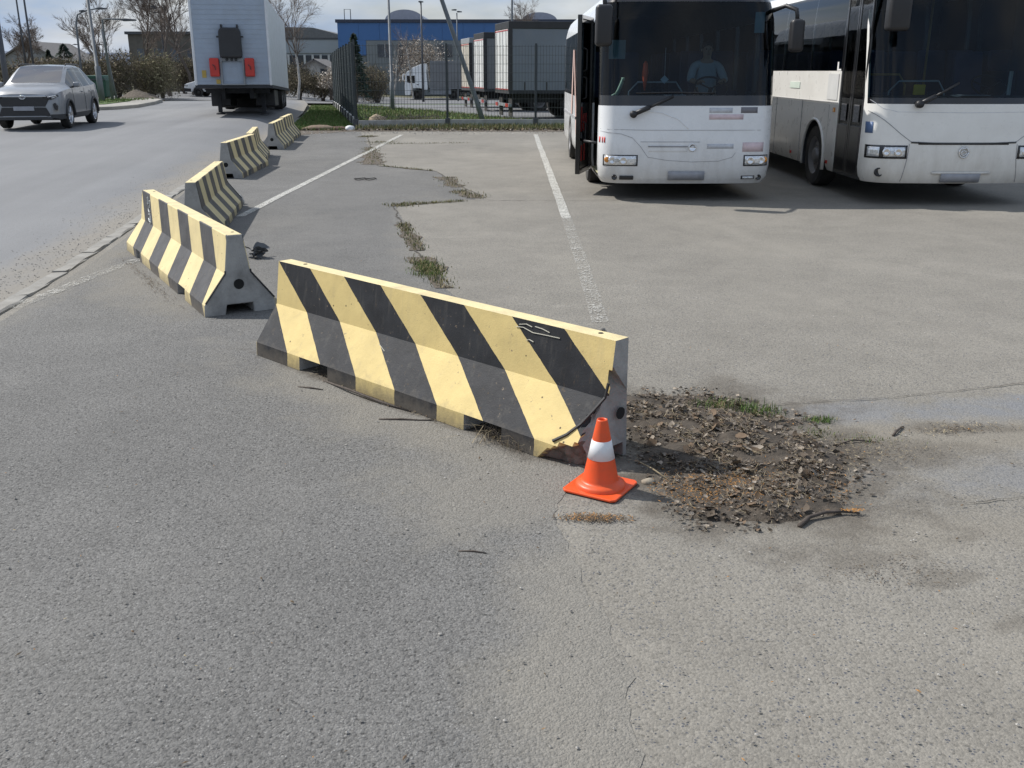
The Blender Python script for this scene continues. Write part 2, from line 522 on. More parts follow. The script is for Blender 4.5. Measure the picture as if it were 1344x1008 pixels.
# kerb: single stones
kerb = bpy.data.objects.new('kerb', None); C.objects.link(kerb); kind(kerb, 'structure')
rk = random.Random(4)
kmeshes = []
for k in range(4):
    b = MB()
    n = 5
    prof = [(-.075, -.1), (-.075, .040), (-.055, .056), (.06, .056), (.075, .046), (.075, -.1)]
    vs = []; fs = []
    for i in range(n + 1):
        for (px, pz) in prof:
            j = .008 if pz > 0 else 0
            vs.append((px + rk.uniform(-j, j), .003 + i * (.994 / n), pz + rk.uniform(-j, j)))
    m = len(prof)
    for i in range(n):
        for q in range(m):
            q2 = (q + 1) % m
            fs.append((i * m + q, i * m + q2, (i + 1) * m + q2, (i + 1) * m + q))
    fs.append(tuple(range(m))); fs.append(tuple(range(n * m, n * m + m)))
    b.add(vs, fs)
    o = b.build('kerb_stone', M['kerbstone'], kerb, loc=(0, -9.8, 0)); kmeshes.append(o)
y = -8.0; cnt = 0
while y < 40:
    y2 = y + .995
    x0, x1 = xk(y), xk(y2)
    a = math.atan2(-(x1 - x0), y2 - y)
    src = kmeshes[cnt % 4]
    o = src if cnt < 4 else src.copy()
    if cnt >= 4:
        C.objects.link(o); o.parent = kerb
    o.location = (x0 - .02, y, -.038 + rk.uniform(-.002, .002) - .02 * ss(20, 30, y))
    o.rotation_euler = (0, 0, a + rk.uniform(-.004, .004))
    y = y2; cnt += 1

# painted lines, worn
def worn_paint(name, col, lo, hi):
    m, nt, b, out = newmat(name)
    v = coord(nt)
    b.inputs['Base Color'].default_value = (*col, 1); b.inputs['Roughness'].default_value = .8
    bump(nt, b, noise_n(nt, v, 110, 3), .4, .004)
    t = N(nt, 'ShaderNodeBsdfTransparent')
    w = mth(nt, 'ADD', mth(nt, 'MULTIPLY', noise_n(nt, v, 60, 4, .75), .75), mth(nt, 'MULTIPLY', noise_n(nt, v, 5.5, 5, .65), .25))
    fac = ramp(nt, w, [(lo, 0), (hi, 1)])
    mx = N(nt, 'ShaderNodeMixShader'); nt.links.new(fac, mx.inputs[0]); nt.links.new(t.outputs[0], mx.inputs[1]); nt.links.new(b.outputs[0], mx.inputs[2])
    nt.links.new(mx.outputs[0], out.inputs[0])
    return m
M['line'] = worn_paint('worn_white_line', (.52, .51, .47), .40, .54)
M['line2'] = worn_paint('well_worn_white_line', (.50, .49, .45), .50, .62)
def strip(name, pts, w, z, mat, seed=0):
    b = MB(); vs = []
    P = rough_line(pts, .2, .008, seed)
    for i, (x, y) in enumerate(P):
        x0, y0 = P[max(i - 1, 0)]; x1, y1 = P[min(i + 1, len(P) - 1)]
        L = math.hypot(x1 - x0, y1 - y0) or 1
        nx, ny = -(y1 - y0) / L * w / 2, (x1 - x0) / L * w / 2
        vs += [(x + nx, y + ny, z), (x - nx, y - ny, z)]
    b.add(vs, [(2 * i, 2 * i + 1, 2 * i + 3, 2 * i + 2) for i in range(len(P) - 1)])
    return kind(b.build(name, mat), 'structure')
strip('painted_line', [(.70, 29.6), (.70, 12.4)], .125, .0065, M['line'], 1)
strip('painted_line', [(.70, 12.4), (.69, 9.6), (.665, 7.05)], .13, .0065, M['line2'], 2)
strip('painted_line', [(-3.25, 29.4), (-3.5, 14.6), (-3.52, 12.6)], .115, .0085, M['line'], 3)
strip('painted_line', [(-3.72, 9.75), (-3.86, 8.7), (-3.97, 7.5)], .13, .0085, M['line2'], 4)

# cracks in the asphalt
M['crack'] = pm('dark_crack', (.07, .062, .052), .95, var=.5, scale=12)
def crack(pts, w, seed):
    b = MB(); vs = []
    P = rough_line(pts, .06, .035, seed)
    for i, (x, y) in enumerate(P):
        x0, y0 = P[max(i - 1, 0)]; x1, y1 = P[min(i + 1, len(P) - 1)]
        L = math.hypot(x1 - x0, y1 - y0) or 1
        ww = w * (.35 + .9 * abs(noise.noise(Vector((x * 5, y * 5, seed)))) * 1.6)
        nx, ny = -(y1 - y0) / L * ww / 2, (x1 - x0) / L * ww / 2
        vs += [(x + nx, y + ny, .0075), (x - nx, y - ny, .0075)]
    b.add(vs, [(2 * i, 2 * i + 1, 2 * i + 3, 2 * i + 2) for i in range(len(P) - 1)])
    o = b.build('crack', M['crack'], lot)
    return o
crack([(1.45, 5.18), (2.2, 5.3), (3.1, 5.55), (5.2, 5.95)], .009, 1)
crack([(.60, 5.42), (.98, 5.15), (1.3, 5.2)], .02, 2)
crack([(1.9, 3.85), (2.6, 4.02), (4.2, 4.25)], .004, 3)
crack([(-1.6, 13.75), (-.6, 14.3), (.6, 14.2), (2.2, 14.35), (4, 14.2)], .02, 4)
crack([(-1.4, 18.5), (-2.7, 19.7), (-4.1, 28.3)], .03, 5)
crack([(-.4, 14.6), (-.9, 16.2), (-1.4, 18.4)], .03, 6)
crack([(-.6, 8.3), (-1.05, 10.3), (-1.4, 12.2), (-1.65, 13.6)], .03, 7)

# verge strips and grass
def sheet(name, pts, z, mat, nsub=0):
    b = MB(); b.add([(x, y, z if not callable(z) else z(x, y)) for x, y in pts], [tuple(range(len(pts)))])
    return kind(b.build(name, mat), 'structure')
vg = rough_line([(-7.05, 28.9), (-6.2, 29.4), (-5.15, 31.0), (-3, 31.2), (1, 30.9), (8, 31.1), (30, 31.1)], .25, .12, 8.0)
sheet('verge_soil', vg + [(30, 34.0), (-2.2, 34.0), (-5.2, 33.3), (-7.4, 32.2)], .006, M['soil'])
sheet('grass_verge', [(-7.28, 31.3), (-5.35, 32.6), (-5.32, 33.2), (-7.4, 43), (-10.05, 56.2), (-11.2, 56.4), (-9.25, 45), (-7.55, 34)], lambda x, y: .012 + terr(x, y), M['grass'])
lw = MB()
lx = [-10.2, -9, -7.5, -6, -5.1, -4, -2, 0, 4, 10, 30]
ly = [33.5, 36, 39, 42, 46, 50, 55, 60, 66]
def fx(y):
    return lerp(-5.2, -10.0, (y - 33.2) / 23.0)
lw.add([(max(x, fx(y)), y, terr(max(x, fx(y)), y) + .02) for x in lx for y in ly], [(i * len(ly) + j, (i + 1) * len(ly) + j, (i + 1) * len(ly) + j + 1, i * len(ly) + j + 1) for i in range(len(lx) - 1) for j in range(len(ly) - 1)])
kind(lw.build('lawn', M['lawn'], smooth=True, merge=True), 'structure')
yd = MB()
yx = [0, 3, 8, 16, 30, 60]
yyl = [37.5, 40, 44, 48, 54, 62]
yd.add([(lerp(.8, -3.8, (y - 37.5) / 9.5) + x, y, terr(x, y) + .035) for x in yx for y in yyl], [(i * len(yyl) + j, (i + 1) * len(yyl) + j, (i + 1) * len(yyl) + j + 1, i * len(yyl) + j + 1) for i in range(len(yx) - 1) for j in range(len(yyl) - 1)])
kind(yd.build('yard_paving', M['yard'], smooth=True), 'structure')
yr = MB()
yr.add([(x, y, terr(x, y) + .05) for x in [-30, -20, -14, -10, -6, 0, 10, 40] for y in [66, 74, 84, 94, 104]], [(i * 5 + j, (i + 1) * 5 + j, (i + 1) * 5 + j + 1, i * 5 + j + 1) for i in range(7) for j in range(4)])
kind(yr.build('yard_road', M['yard'], smooth=True), 'structure')
# pavement island beside the road
isl = [(-16.3, 41.2), (-16.2, 43.5), (-17.0, 48), (-18.2, 52.5), (-19.2, 53.2), (-24, 53), (-34, 50), (-34, 36), (-22, 37.5), (-17.5, 39.6)]
b = MB(); b.prism([(x, y) for x, y in isl], 'z', .1, .42)
kind(b.build('pavement', M['paving'], bevel=.03), 'structure')
isg = [(-17.6, 43.5), (-18.2, 48), (-19.3, 51.3), (-24, 51), (-33, 48.5), (-33, 40), (-22, 41)]
b = MB(); b.prism(isg, 'z', .2, .45)
kind(b.build('pavement_grass', M['grass']), 'structure')
# distant wooded hills
hb = MB(); vs = []
for i in range(121):
    x = -900 + i * 15
    h = 11 + 5 * noise.noise(Vector((x * .006, 1, 0))) + 2.0 * noise.noise(Vector((x * .05, 2, 0)))
    vs += [(x, 640, -2), (x, 660, h), (x, 760, h + 4)]
hb.add(vs, [(3 * i + j, 3 * i + 3 + j, 3 * i + 4 + j, 3 * i + 1 + j) for i in range(120) for j in range(2)])
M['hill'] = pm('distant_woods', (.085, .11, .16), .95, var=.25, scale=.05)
kind(hb.build('hills', M['hill']), 'structure')

# ================================================================ concrete barriers
def stripe_mat(name, h, w, k, yellow, black, ph=0.0, k2=0.0, zmin=0.0):
    m, nt, b, out = newmat(name)
    v = coord(nt)
    sp = N(nt, 'ShaderNodeSeparateXYZ'); nt.links.new(v, sp.inputs[0])
    zz = mth(nt, 'MAXIMUM', sp.outputs[2], zmin)
    wob = mth(nt, 'MULTIPLY_ADD', noise_n(nt, v, 14, 3), .012, -.006)
    u = mth(nt, 'ADD', mth(nt, 'SUBTRACT', sp.outputs[0], mth(nt, 'MULTIPLY', mth(nt, 'SUBTRACT', h, zz), k)), wob)
    u = mth(nt, 'SUBTRACT', u, mth(nt, 'MULTIPLY', mth(nt, 'MAXIMUM', mth(nt, 'SUBTRACT', .32, zz), 0.0), k2))
    t = mth(nt, 'MULTIPLY', mth(nt, 'ADD', u, 40 * w + ph), .5 / w)
    fr = mth(nt, 'FRACT', t)
    isY = mth(nt, 'GREATER_THAN', fr, .5)
    ycol = ramp(nt, noise_n(nt, v, 5, 6, .6), [(.25, tuple(x * .82 for x in yellow)), (.6, yellow), (.8, tuple(min(1, x * 1.08) for x in yellow))])
    bcol = ramp(nt, noise_n(nt, v, 7, 6, .6), [(.3, tuple(x * .8 for x in black)), (.75, tuple(x * 1.5 for x in black))])
    col = mixc(nt, isY, bcol, ycol)
    # dust in streaks, grime towards the splash zone, chips
    st = noise_n(nt, coord(nt, 'Object', (14, 14, 1.6)), 1.5, 6, .6)
    col = mixc(nt, ramp(nt, st, [(.55, 0), (.8, .20)]), col, (.26, .24, .20))
    sp_n = noise_n(nt, v, 34, 5, .65)
    col = mixc(nt, ramp(nt, sp_n, [(.66, 0), (.70, .8)]), col, (.22, .17, .12))
    vo = N(nt, 'ShaderNodeTexVoronoi'); vo.inputs['Scale'].default_value = 17; nt.links.new(v, vo.inputs['Vector'])
    sepc = N(nt, 'ShaderNodeSeparateColor'); nt.links.new(vo.outputs['Color'], sepc.inputs[0])
    hole = mth(nt, 'MULTIPLY', ramp(nt, vo.outputs['Distance'], [(.06, 1.0), (.12, 0.0)]), mth(nt, 'GREATER_THAN', sepc.outputs[0], .72))
    col = mixc(nt, hole, col, (.05, .035, .02))
    run = noise_n(nt, coord(nt, 'Object', (30, 30, 1.2)), 1.0, 5, .7)
    col = mixc(nt, ramp(nt, run, [(.62, 0), (.78, .35)]), col, (.30, .19, .08))
    gr = mth(nt, 'ADD', mth(nt, 'MULTIPLY', sp.outputs[2], -1.0), mth(nt, 'MULTIPLY_ADD', noise_n(nt, v, 11, 7, .7), .26, -.02))
    col = mixc(nt, ramp(nt, gr, [(.0, 0), (.10, .6)]), col, (.15, .13, .105))
    nt.links.new(col, b.inputs['Base Color'])
    b.inputs['Roughness'].default_value = .62
    b.inputs['Specular IOR Level'].default_value = .25
    bump(nt, b, mth(nt, 'ADD', mth(nt, 'MULTIPLY', noise_n(nt, v, 9, 4), .8), mth(nt, 'MULTIPLY', noise_n(nt, v, 120, 4), .25)), .3, .012)
    return m
YEL = (.70, .545, .235); YPALE = (.70, .58, .31); BLK = (.024, .025, .028); GRB = (.060, .060, .063)
M['st_big'] = stripe_mat('diagonal_stripe_paint', .6, .36, 1.25, YEL, BLK, 0.0, .36, .087)
M['st_two'] = stripe_mat('upright_stripe_paint', .61, .42, .72, YPALE, GRB)
M['st_row'] = stripe_mat('faded_stripe_paint', .61, .30, .30, (.62, .52, .28), (.075, .070, .062), .1)
M['ytop'] = pm('yellow_top_paint', (.72, .60, .33), .6, var=.1, scale=6, bmp=.25, bscale=60, dirt=(.30, .25, .16), dirt_amt=.45, dscale=7)
M['bconc'] = pm('barrier_concrete', (.34, .335, .32), .92, bmp=.4, bscale=70, dirt=(.11, .105, .10), dirt_amt=.75, scale=5, dscale=4)
M['broken'] = pm('broken_concrete', (.17, .135, .115), .95, var=.4, scale=14, bmp=1.0, bscale=40, dirt=(.07, .05, .045), dirt_amt=.8, dscale=9)
M['hole'] = pm('dark_hole', (.012, .012, .012), .95)
M['edge_black'] = pm('black_edge_paint', (.022, .022, .024), .6)

PROF = [(.28, 0.0), (.275, .087), (.100, .32), (.060, 1.0)]   # half width, height (last scaled to h)
def barrier(name, label, L, h, smat, loc, ang, slots, broken=False, edge=True):
    t = thing(name, label, 'barrier', loc, ang, 'striped concrete barriers beside the road')
    pf = [(p, z if z < .9 else h) for p, z in PROF]
    back = (lambda p: p) if not broken else (lambda p: min(p, .036 + (p - .06) * .06))
    us = sorted({0.0, L} | {s for a in slots for s in a})
    if broken:
        us = sorted(set(us) | {L - .62 + .0207 * i for i in range(30)})
    nsub = {0: 1 if not broken else 4, 1: 2 if not broken else 12, 2: 2 if not broken else 14}
    path = []
    for i in range(3):
        n = nsub[i]
        for k in range(n):
            path.append((lerp(pf[i][0], pf[i + 1][0], k / n), lerp(pf[i][1], pf[i + 1][1], k / n), i))
    path.append((pf[3][0], h, 3))
    B = MB(); idx = {}
    def brk(u, z):
        if not broken:
            return 0
        lim = (.015 + .085 * (1 - z / .33) if z > .10 else .10 + .17 * (1 - z / .10) ** .6) if z < .33 else 0
        lim = lim + .035 * noise.noise(Vector((z * 11, u * 9, 4))) * (1 if z < .3 else .3)
        return max(0.0, lim - (L - u)) if lim > 0 else 0
    for side in (-1, 1):
        for i, u in enumerate(us):
            for j, (p, z, q) in enumerate(path):
                pp = p; uu = u
                if side == -1:
                    e = brk(u, z)
                    if e > 0:
                        pp -= min(.10, .035 + e * .22) + .022 * noise.noise(Vector((u * 22, z * 22, 2)))
                        uu = u - (.05 + .02 * noise.noise(Vector((z * 25, 3, 1)))) * ss(L - .08, L, u)
                idx[(side, i, j)] = len(B.v)
                B.v.append((uu, -pp if side == -1 else back(pp), z))
    np_ = len(path)
    for side in (-1, 1):
        for i in range(len(us) - 1):
            inslot = any(a - 1e-6 <= us[i] and us[i + 1] <= c + 1e-6 for a, c in slots)
            for j in range(np_ - 1):
                if inslot and path[j][2] == 0:
                    continue
                mi = 0
                if broken and side == -1 and brk(.5 * (us[i] + us[i + 1]), .5 * (path[j][1] + path[j + 1][1])) > 0:
                    mi = 3 if path[j][1] < .12 else 2
                B.f.append((idx[(side, i, j)], idx[(side, i + 1, j)], idx[(side, i + 1, j + 1)], idx[(side, i, j + 1)])); B.m.append(mi)
    nt_ = sum(1 for p in path if p[2] == 0)
    for i in range(len(us) - 1):
        a, c = idx[(-1, i, np_ - 1)], idx[(-1, i + 1, np_ - 1)]
        d, e = idx[(1, i + 1, np_ - 1)], idx[(1, i, np_ - 1)]
        B.f.append((a, c, d, e)); B.m.append(1)
        inslot = any(q - 1e-6 <= us[i] and us[i + 1] <= w + 1e-6 for q, w in slots)
        if inslot:
            B.f.append((idx[(-1, i, nt_)], idx[(-1, i + 1, nt_)], idx[(1, i + 1, nt_)], idx[(1, i, nt_)])); B.m.append(2)
    for a, c in slots:
        for s in (a, c):
            o = len(B.v)
            B.v += [(s, -.28, 0), (s, back(.28), 0), (s, back(.275), .087), (s, -.275, .087)]
            B.f.append((o, o + 1, o + 2, o + 3)); B.m.append(2)
    # ends with a notch at the foot
    for i, u in ((0, 0.0), (len(us) - 1, L)):
        ring = [idx[(-1, i, j)] for j in range(np_)] + [idx[(1, i, j)] for j in range(np_ - 1, -1, -1)]
        o = len(B.v)
        sgn = 1 if i == 0 else -1
        nv = [(u, min(.12, back(.12) - .015), 0), (u, min(.105, back(.12) - .02), .075), (u, -.105, .075), (u, -.12, 0)]
        B.v += nv
        B.f.append(tuple(ring + [o, o + 1, o + 2, o + 3])); B.m.append(2)
        o2 = len(B.v)
        B.v += [(x + sgn * .30, y_, z_) for x, y_, z_ in nv]
        for k in range(3):
            B.f.append((o + k, o + k + 1, o2 + k + 1, o2 + k)); B.m.append(2)
        B.f.append((o2, o2 + 1, o2 + 2, o2 + 3)); B.m.append(4)
    B.build('body', [smat, M['ytop'], M['bconc'], M['broken'], M['hole']], t, bevel=.006 if not broken else 0, segs=1)
    for u in (-.0015, L + .0015):
        d = 1 if u > 0 else -1
        hb_ = MB()
        hb_.lathe([(.040 if not broken else .030, u - d * .004), (.040 if not broken else .030, u + d * .001)], 18, (0, 0 if not broken else -.005, .23), 'x')
        hb_.build('lifting_hole', M['hole'], t)
    if edge:                                                 # black painted edge lines on the end
        for s in (-1, 1):
            if not broken:
                eb = MB()
                eb.tube([(L + .004, s * .268, .10), (L + .004, s * .100, .318), (L + .004, s * .097, .34)], .007, 5)
                eb.build('edge_line', M['edge_black'], t)
    for u in (.22, L - .14):
        lb = MB(); lb.lathe([(.014, h + .0005), (.012, h + .002)], 10, (u, .0 if broken else .02, 0))
        lb.build('pin_hole', M['hole'], t)
    return t
big = barrier('concrete_barrier', 'black and yellow diagonally striped concrete barrier with a broken corner beside the cone', 2.84, .60, M['st_big'], (-1.50, 6.38, .004), RAD(-44.5), [(.50, .80), (2.02, 2.30)], broken=True)
# damage: dark cut line along the near end and scratches on the last black stripe
b = MB()
b.tube([(2.836, -.100, .40), (2.825, -.108, .33), (2.79, -.15, .265), (2.75, -.19, .20), (2.70, -.235, .145), (2.64, -.268, .105)], .008, 5)
b.build('edge_line', M['edge_black'], big)
b = MB()
def on_face(u, z, off=.003):
    hw = lerp(.100, .060, (z - .32) / .28) if z > .32 else lerp(.275, .100, (z - .087) / .233)
    return (u, -hw - off, z)
M['scratch'] = pm('pale_scratch', (.62, .60, .50), .8)
for pts in ([(2.20, .555), (2.25, .560), (2.32, .545), (2.40, .548), (2.50, .550)], [(2.22, .57), (2.27, .58), (2.31, .572)], [(2.33, .578), (2.38, .575), (2.43, .565)], [(2.28, .50), (2.30, .507), (2.33, .50)], [(1.15, .27), (1.22, .245)]):
    b = MB(); b.tube([on_face(*p) for p in pts], .0022, 4); b.build('scratch', M['scratch'], big)

two = barrier('concrete_barrier', 'striped concrete barrier with white graffiti scribble on a grey stripe', 3.4, .61, M['st_two'], (-3.82, 10.29, .004), RAD(-59.8), [(.55, .74), (2.45, 2.72)])
b = MB()
M['graf'] = pm('white_spray', (.70, .72, .70), .8)
gu = .30
for pts in ([(.0, .56), (.05, .58), (.03, .50), (.09, .52)], [(.10, .54), (.16, .55), (.13, .48), (.08, .46), (.13, .43), (.18, .45)], [(.10, .41), (.17, .42), (.20, .37), (.14, .345), (.11, .37), (.19, .34)], [(.20, .40), (.23, .345), (.20, .325)]):
    b = MB(); b.tube([on_face(gu + u, z) for u, z in pts], .006, 4); b.build('graffiti', M['graf'], two)
row = [((-3.6, 11.0), (-4.05, 13.65), 2.69, 'striped concrete barrier with a small concrete lump at its foot'),
       ((-5.01, 17.3), (-5.14, 19.65), 2.45, 'striped concrete barrier overlapping the one behind it, bare grey end in shade'),
       ((-5.26, 19.95), (-5.68, 22.06), 2.4, 'striped concrete barrier half hidden behind another barrier in the row'),
       ((-5.75, 23.85), (-6.05, 26.3), 2.5, 'striped concrete barrier in the row with a round hole in its end'),
       ((-6.18, 26.9), (-6.40, 28.75), 2.3, 'striped concrete barrier at the row end by the grass verge')]
for (a, c, L, lab) in row:
    ang = math.atan2(c[1] - a[1], c[0] - a[0])
    barrier('concrete_barrier', lab, L, .61, M['st_row'], (a[0], a[1], .004), ang, [(.5, .75), (L - .85, L - .6)])

# ================================================================ traffic cone
M['orange'] = pm('orange_plastic', (.78, .085, .014), .42, var=.08, bmp=.06, dirt=(.34, .11, .05), dirt_amt=.45, dscale=9)
M['band'] = pm('white_reflective_band', (.74, .75, .77), .4, var=.06, dirt=(.5, .48, .44), dirt_amt=.4, dscale=12)
cone = thing('traffic_cone', 'small orange traffic cone with one white band beside the broken barrier corner', 'cone', (.40, 4.03, .005), RAD(-31))
b = MB()
q = .132; ch = .018
b.prism([(-q + ch, -q), (q - ch, -q), (q, -q + ch), (q, q - ch), (q - ch, q), (-q + ch, q), (-q, q - ch), (-q, -q + ch)], 'z', 0, .013)
b.build('base', M['orange'], cone, bevel=.005)
def cr_(z):
    return lerp(.079, .0235, (z - .055) / (.345 - .055))
cone.scale = (1, 1, .95)
b = MB()
b.lathe([(.114, .012), (.112, .026), (.104, .034), (.090, .038), (.083, .042), (cr_(.050), .050), (cr_(.155), .155)], 40, close=False)
b.build('lower_cone', M['orange'], cone, smooth=True)
b = MB(); b.lathe([(cr_(.155), .155), (cr_(.155) + .0012, .1555), (cr_(.245) + .0012, .2445), (cr_(.245), .245)], 40, close=False)
b.build('reflective_band', M['band'], cone, smooth=True)
b = MB(); b.lathe([(cr_(.245), .245), (cr_(.338), .338), (.0235, .344), (.019, .345), (.017, .335), (.017, .29)], 40, close=False)
b.build('tip', M['orange'], cone, smooth=True)
# ================================================================ litter
def leafmat(name, c, tr=0.0):
    return pm(name, c, .8, var=.3, scale=30, bmp=.2, bscale=80)
LM = [leafmat('dry_leaf_grey', (.140, .118, .096)), leafmat('dry_leaf_brown', (.098, .074, .052)), leafmat('dry_leaf_pale', (.27, .23, .185)), leafmat('dry_leaf_dark', (.080, .065, .050)), leafmat('dry_leaf_rust', (.145, .098, .06))]
rl = random.Random(21)
M['humus'] = pm('dark_leaf_mould', (.062, .050, .038), .95, var=.45, scale=14, bmp=1.0, bscale=60)
def leaf_geo(r, s):
    n = 6
    curl = r.uniform(-.6, 1.6); fold = r.uniform(-.2, .6)
    wid = r.uniform(.22, .44)
    vs = []; fs = []
    for i in range(n + 1):
        t = i / n
        w = wid * math.sin(PI * min(1, t * .92 + .06)) ** .8 * (1 + .25 * math.sin(t * 17 + r.random() * 6))
        z = curl * (t - .5) ** 2 * .5
        for k in (-1, 0, 1):
            vs.append((s * (t - .5), s * k * w, s * (z + (fold * abs(k) * w * .8) + r.uniform(-.03, .03))))
    for i in range(n):
        for k in range(2):
            fs.append((i * 3 + k, i * 3 + k + 1, (i + 1) * 3 + k + 1, (i + 1) * 3 + k))
    return vs, fs
def in_pile(x, y):
    nn = noise.noise(Vector((x * 2.3, y * 2.3, 11))) * .55 + noise.noise(Vector((x * 6, y * 6, 12))) * .35
    d = ((x - 1.07 + .10 * (y - 4.5)) / .50) ** 2 + ((y - 4.50) / .86) ** 2
    d2 = ((x - .72) / .22) ** 2 + ((y - 4.95) / .42) ** 2
    return min(d, d2 + .35) + nn
def pile_z(x, y):
    d = in_pile(x + .04 * noise.noise(Vector((x * 7, y * 7, 1))), y)
    h = .050 * max(0, 1 - d) ** .8 * (.55 + .7 * abs(noise.noise(Vector((x * 4, y * 4, 3)))) + .25 * noise.noise(Vector((x * 13, y * 13, 7))))
    return max(0, h)
pile = thing('leaf_pile', 'heap of dry grey brown leaves and soil next to the cone', 'leaf pile', (1.05, 4.52, 0))
b = MB()
def pfn(u, v):
    x = .25 + u * 1.6; y = 3.55 + v * 1.95
    z = pile_z(x, y)
    return (x - 1.05, y - 4.52, z + .004 if z > .001 else -.012)
b.grid(pfn, 64, 78)
b.build('soil', M['humus'], pile, smooth=True)
lmesh = []
for k in range(10):
    b = MB(); vs, fs = leaf_geo(rl, 1.0); b.add(vs, fs)
    o = b.build('leaf', LM[k % 5], pile, smooth=True, fix=False); lmesh.append(o)
cnt = 0
def pile_pt():
    while True:
        x = rl.uniform(.45, 1.70); y = rl.uniform(3.6, 5.4)
        d = in_pile(x, y)
        if d < 1 and noise.noise(Vector((x * 8, y * 8, 31))) + .25 * noise.noise(Vector((x * 21, y * 21, 3))) > -.16 and rl.random() < 1.05 - max(0, d) * .95:
            return x, y
for k in range(230):
    x, y = pile_pt()
    src = lmesh[k % 10]
    o = src if k < 10 else src.copy()
    if k >= 10:
        C.objects.link(o); o.parent = pile
    s = rl.uniform(.026, .062)
    o.scale = (s, s, s)
    o.location = (x - 1.05, y - 4.52, pile_z(x, y) + rl.uniform(.006, .022))
    o.rotation_euler = (rl.gauss(0, .5), rl.gauss(0, .5), rl.uniform(0, 6.28))
def scatter_leaves(name, ptfn, n, smin, smax, mats, lift, r, zfn, parent=None, tilt=.6):
    b = MB()
    for _ in range(n):
        x, y = ptfn()
        s = r.uniform(smin, smax)
        vs, fs = leaf_geo(r, s)
        mt = Matrix.Translation((x, y, zfn(x, y) + r.uniform(0, lift) + s * .12)) @ Matrix.Rotation(r.uniform(0, 6.28), 4, 'Z') @ Matrix.Rotation(r.gauss(0, tilt), 4, 'X')
        b.add([mt @ Vector(v) for v in vs], fs, r.randrange(len(mats)))
    return kind(b.build(name, mats, parent, fix=False, smooth=True), 'stuff')
lp = scatter_leaves('leaf_scraps', pile_pt, 5200, .005, .026, LM, .012, rl, pile_z)
def fringe_pt():
    while True:
        x = rl.uniform(.35, 1.95); y = rl.uniform(3.45, 5.5)
        d = in_pile(x, y)
        if .75 < d < 1.75 and rl.random() < 1.75 - d and not (x < .62 and y < 4.3) and not (x > 1.1 and y < 3.85) and y > 3.58:
            return x, y
fr_ = scatter_leaves('leaf_scraps', fringe_pt, 1100, .006, .030, LM + [M['humus'], M['humus']], .003, rl, lambda x, y: max(.004, pile_z(x, y)))
fr_.parent = pile; fr_.location = (-1.05, -4.52, 0)
lp.parent = pile; lp.location = (-1.05, -4.52, 0)
# rusty bud scales and twig crumbs
M['bud'] = pm('rust_bud_scales', (.36, .175, .045), .8, var=.4, scale=40)
M['bud2'] = pm('brown_crumbs', (.12, .085, .05), .9, var=.4, scale=40)
M['twig'] = pm('twig_bark', (.075, .060, .050), .9, var=.3, scale=30, bmp=.3)
M['straw'] = pm('dry_straw', (.33, .27, .17), .9, var=.3, scale=30)
def crumbs(name, ptfn, n, r, mats, ln, wd, zfn, label=None):
    b = MB()
    for _ in range(n):
        x, y = ptfn(); a = r.uniform(0, PI); L = r.uniform(*ln) / 2; w = r.uniform(*wd) / 2
        z = zfn(x, y) + .003
        ca, sa = math.cos(a), math.sin(a); h = w * 1.2
        t = r.uniform(-.4, .4) * L
        vs = [(x - ca * L, y - sa * L, z), (x - sa * w, y + ca * w, z + h * .5), (x + ca * L, y + sa * L, z + abs(t)), (x + sa * w, y - ca * w, z + h * .5), (x, y, z + h)]
        b.add(vs, [(0, 1, 4), (1, 2, 4), (2, 3, 4), (3, 0, 4)], r.randrange(len(mats)))
    return kind(b.build(name, mats, fix=False), 'stuff', label)
def blob(cx, cy, rx, ry, a=0, r=rl):
    def f():
        while True:
            u, v = r.gauss(0, .5), r.gauss(0, .5)
            if u * u + v * v < 1.6:
                return cx + u * rx * math.cos(a) - v * ry * math.sin(a), cy + u * rx * math.sin(a) + v * ry * math.cos(a)
    return f
z0 = lambda x, y: .006
pz = lambda x, y: max(.006, pile_z(x, y))
crumbs('twig_bits', pile_pt, 2400, rl, [M['twig'], M['straw'], M['bud2'], LM[0]], (.02, .09), (.0016, .0034), lambda x, y: max(.006, pile_z(x, y) + .012), 'thin twigs and stalks mixed into the leaf pile')
crumbs('twig_bits', fringe_pt, 500, rl, [M['twig'], M['straw'], M['bud2']], (.012, .06), (.0015, .003), lambda x, y: max(.006, pile_z(x, y)), 'thin stalks around the edge of the leaf pile')
crumbs('bud_scales', blob(.92, 4.02, .28, .22), 900, rl, [M['bud'], M['bud'], M['bud2']], (.008, .024), (.003, .006), pz, 'rust coloured bud scales strewn over the leaf pile edge')
crumbs('bud_scales', blob(1.2, 4.05, .38, .26), 800, rl, [M['bud'], M['bud2'], M['bud2']], (.008, .022), (.003, .006), pz, 'sparser bud scales and crumbs along the leaf pile')
crumbs('bark_crumbs', blob(.35, 3.71, .15, .04, -.06), 520, rl, [M['bud2'], M['bud2'], M['bud'], M['twig']], (.008, .028), (.003, .006), z0, 'small drift of brown bark crumbs in front of the cone')
crumbs('bark_crumbs', blob(1.75, 4.48, .42, .2), 420, rl, [M['bud2'], M['twig'], M['straw']], (.008, .03), (.002, .006), z0, 'brown crumbs thinning out right of the leaf pile')
crumbs('bark_crumbs', blob(2.35, 4.78, .35, .09, .1), 200, rl, [M['bud2'], M['twig'], M['straw']], (.01, .045), (.002, .006), z0, 'stray plant crumbs on the dusty asphalt')
crumbs('bark_crumbs', blob(-.62, 5.22, 1.1, .09, -.77), 620, rl, [M['bud2'], M['twig'], M['straw']], (.01, .045), (.003, .007), z0, 'brown debris along the foot of the diagonal striped barrier')
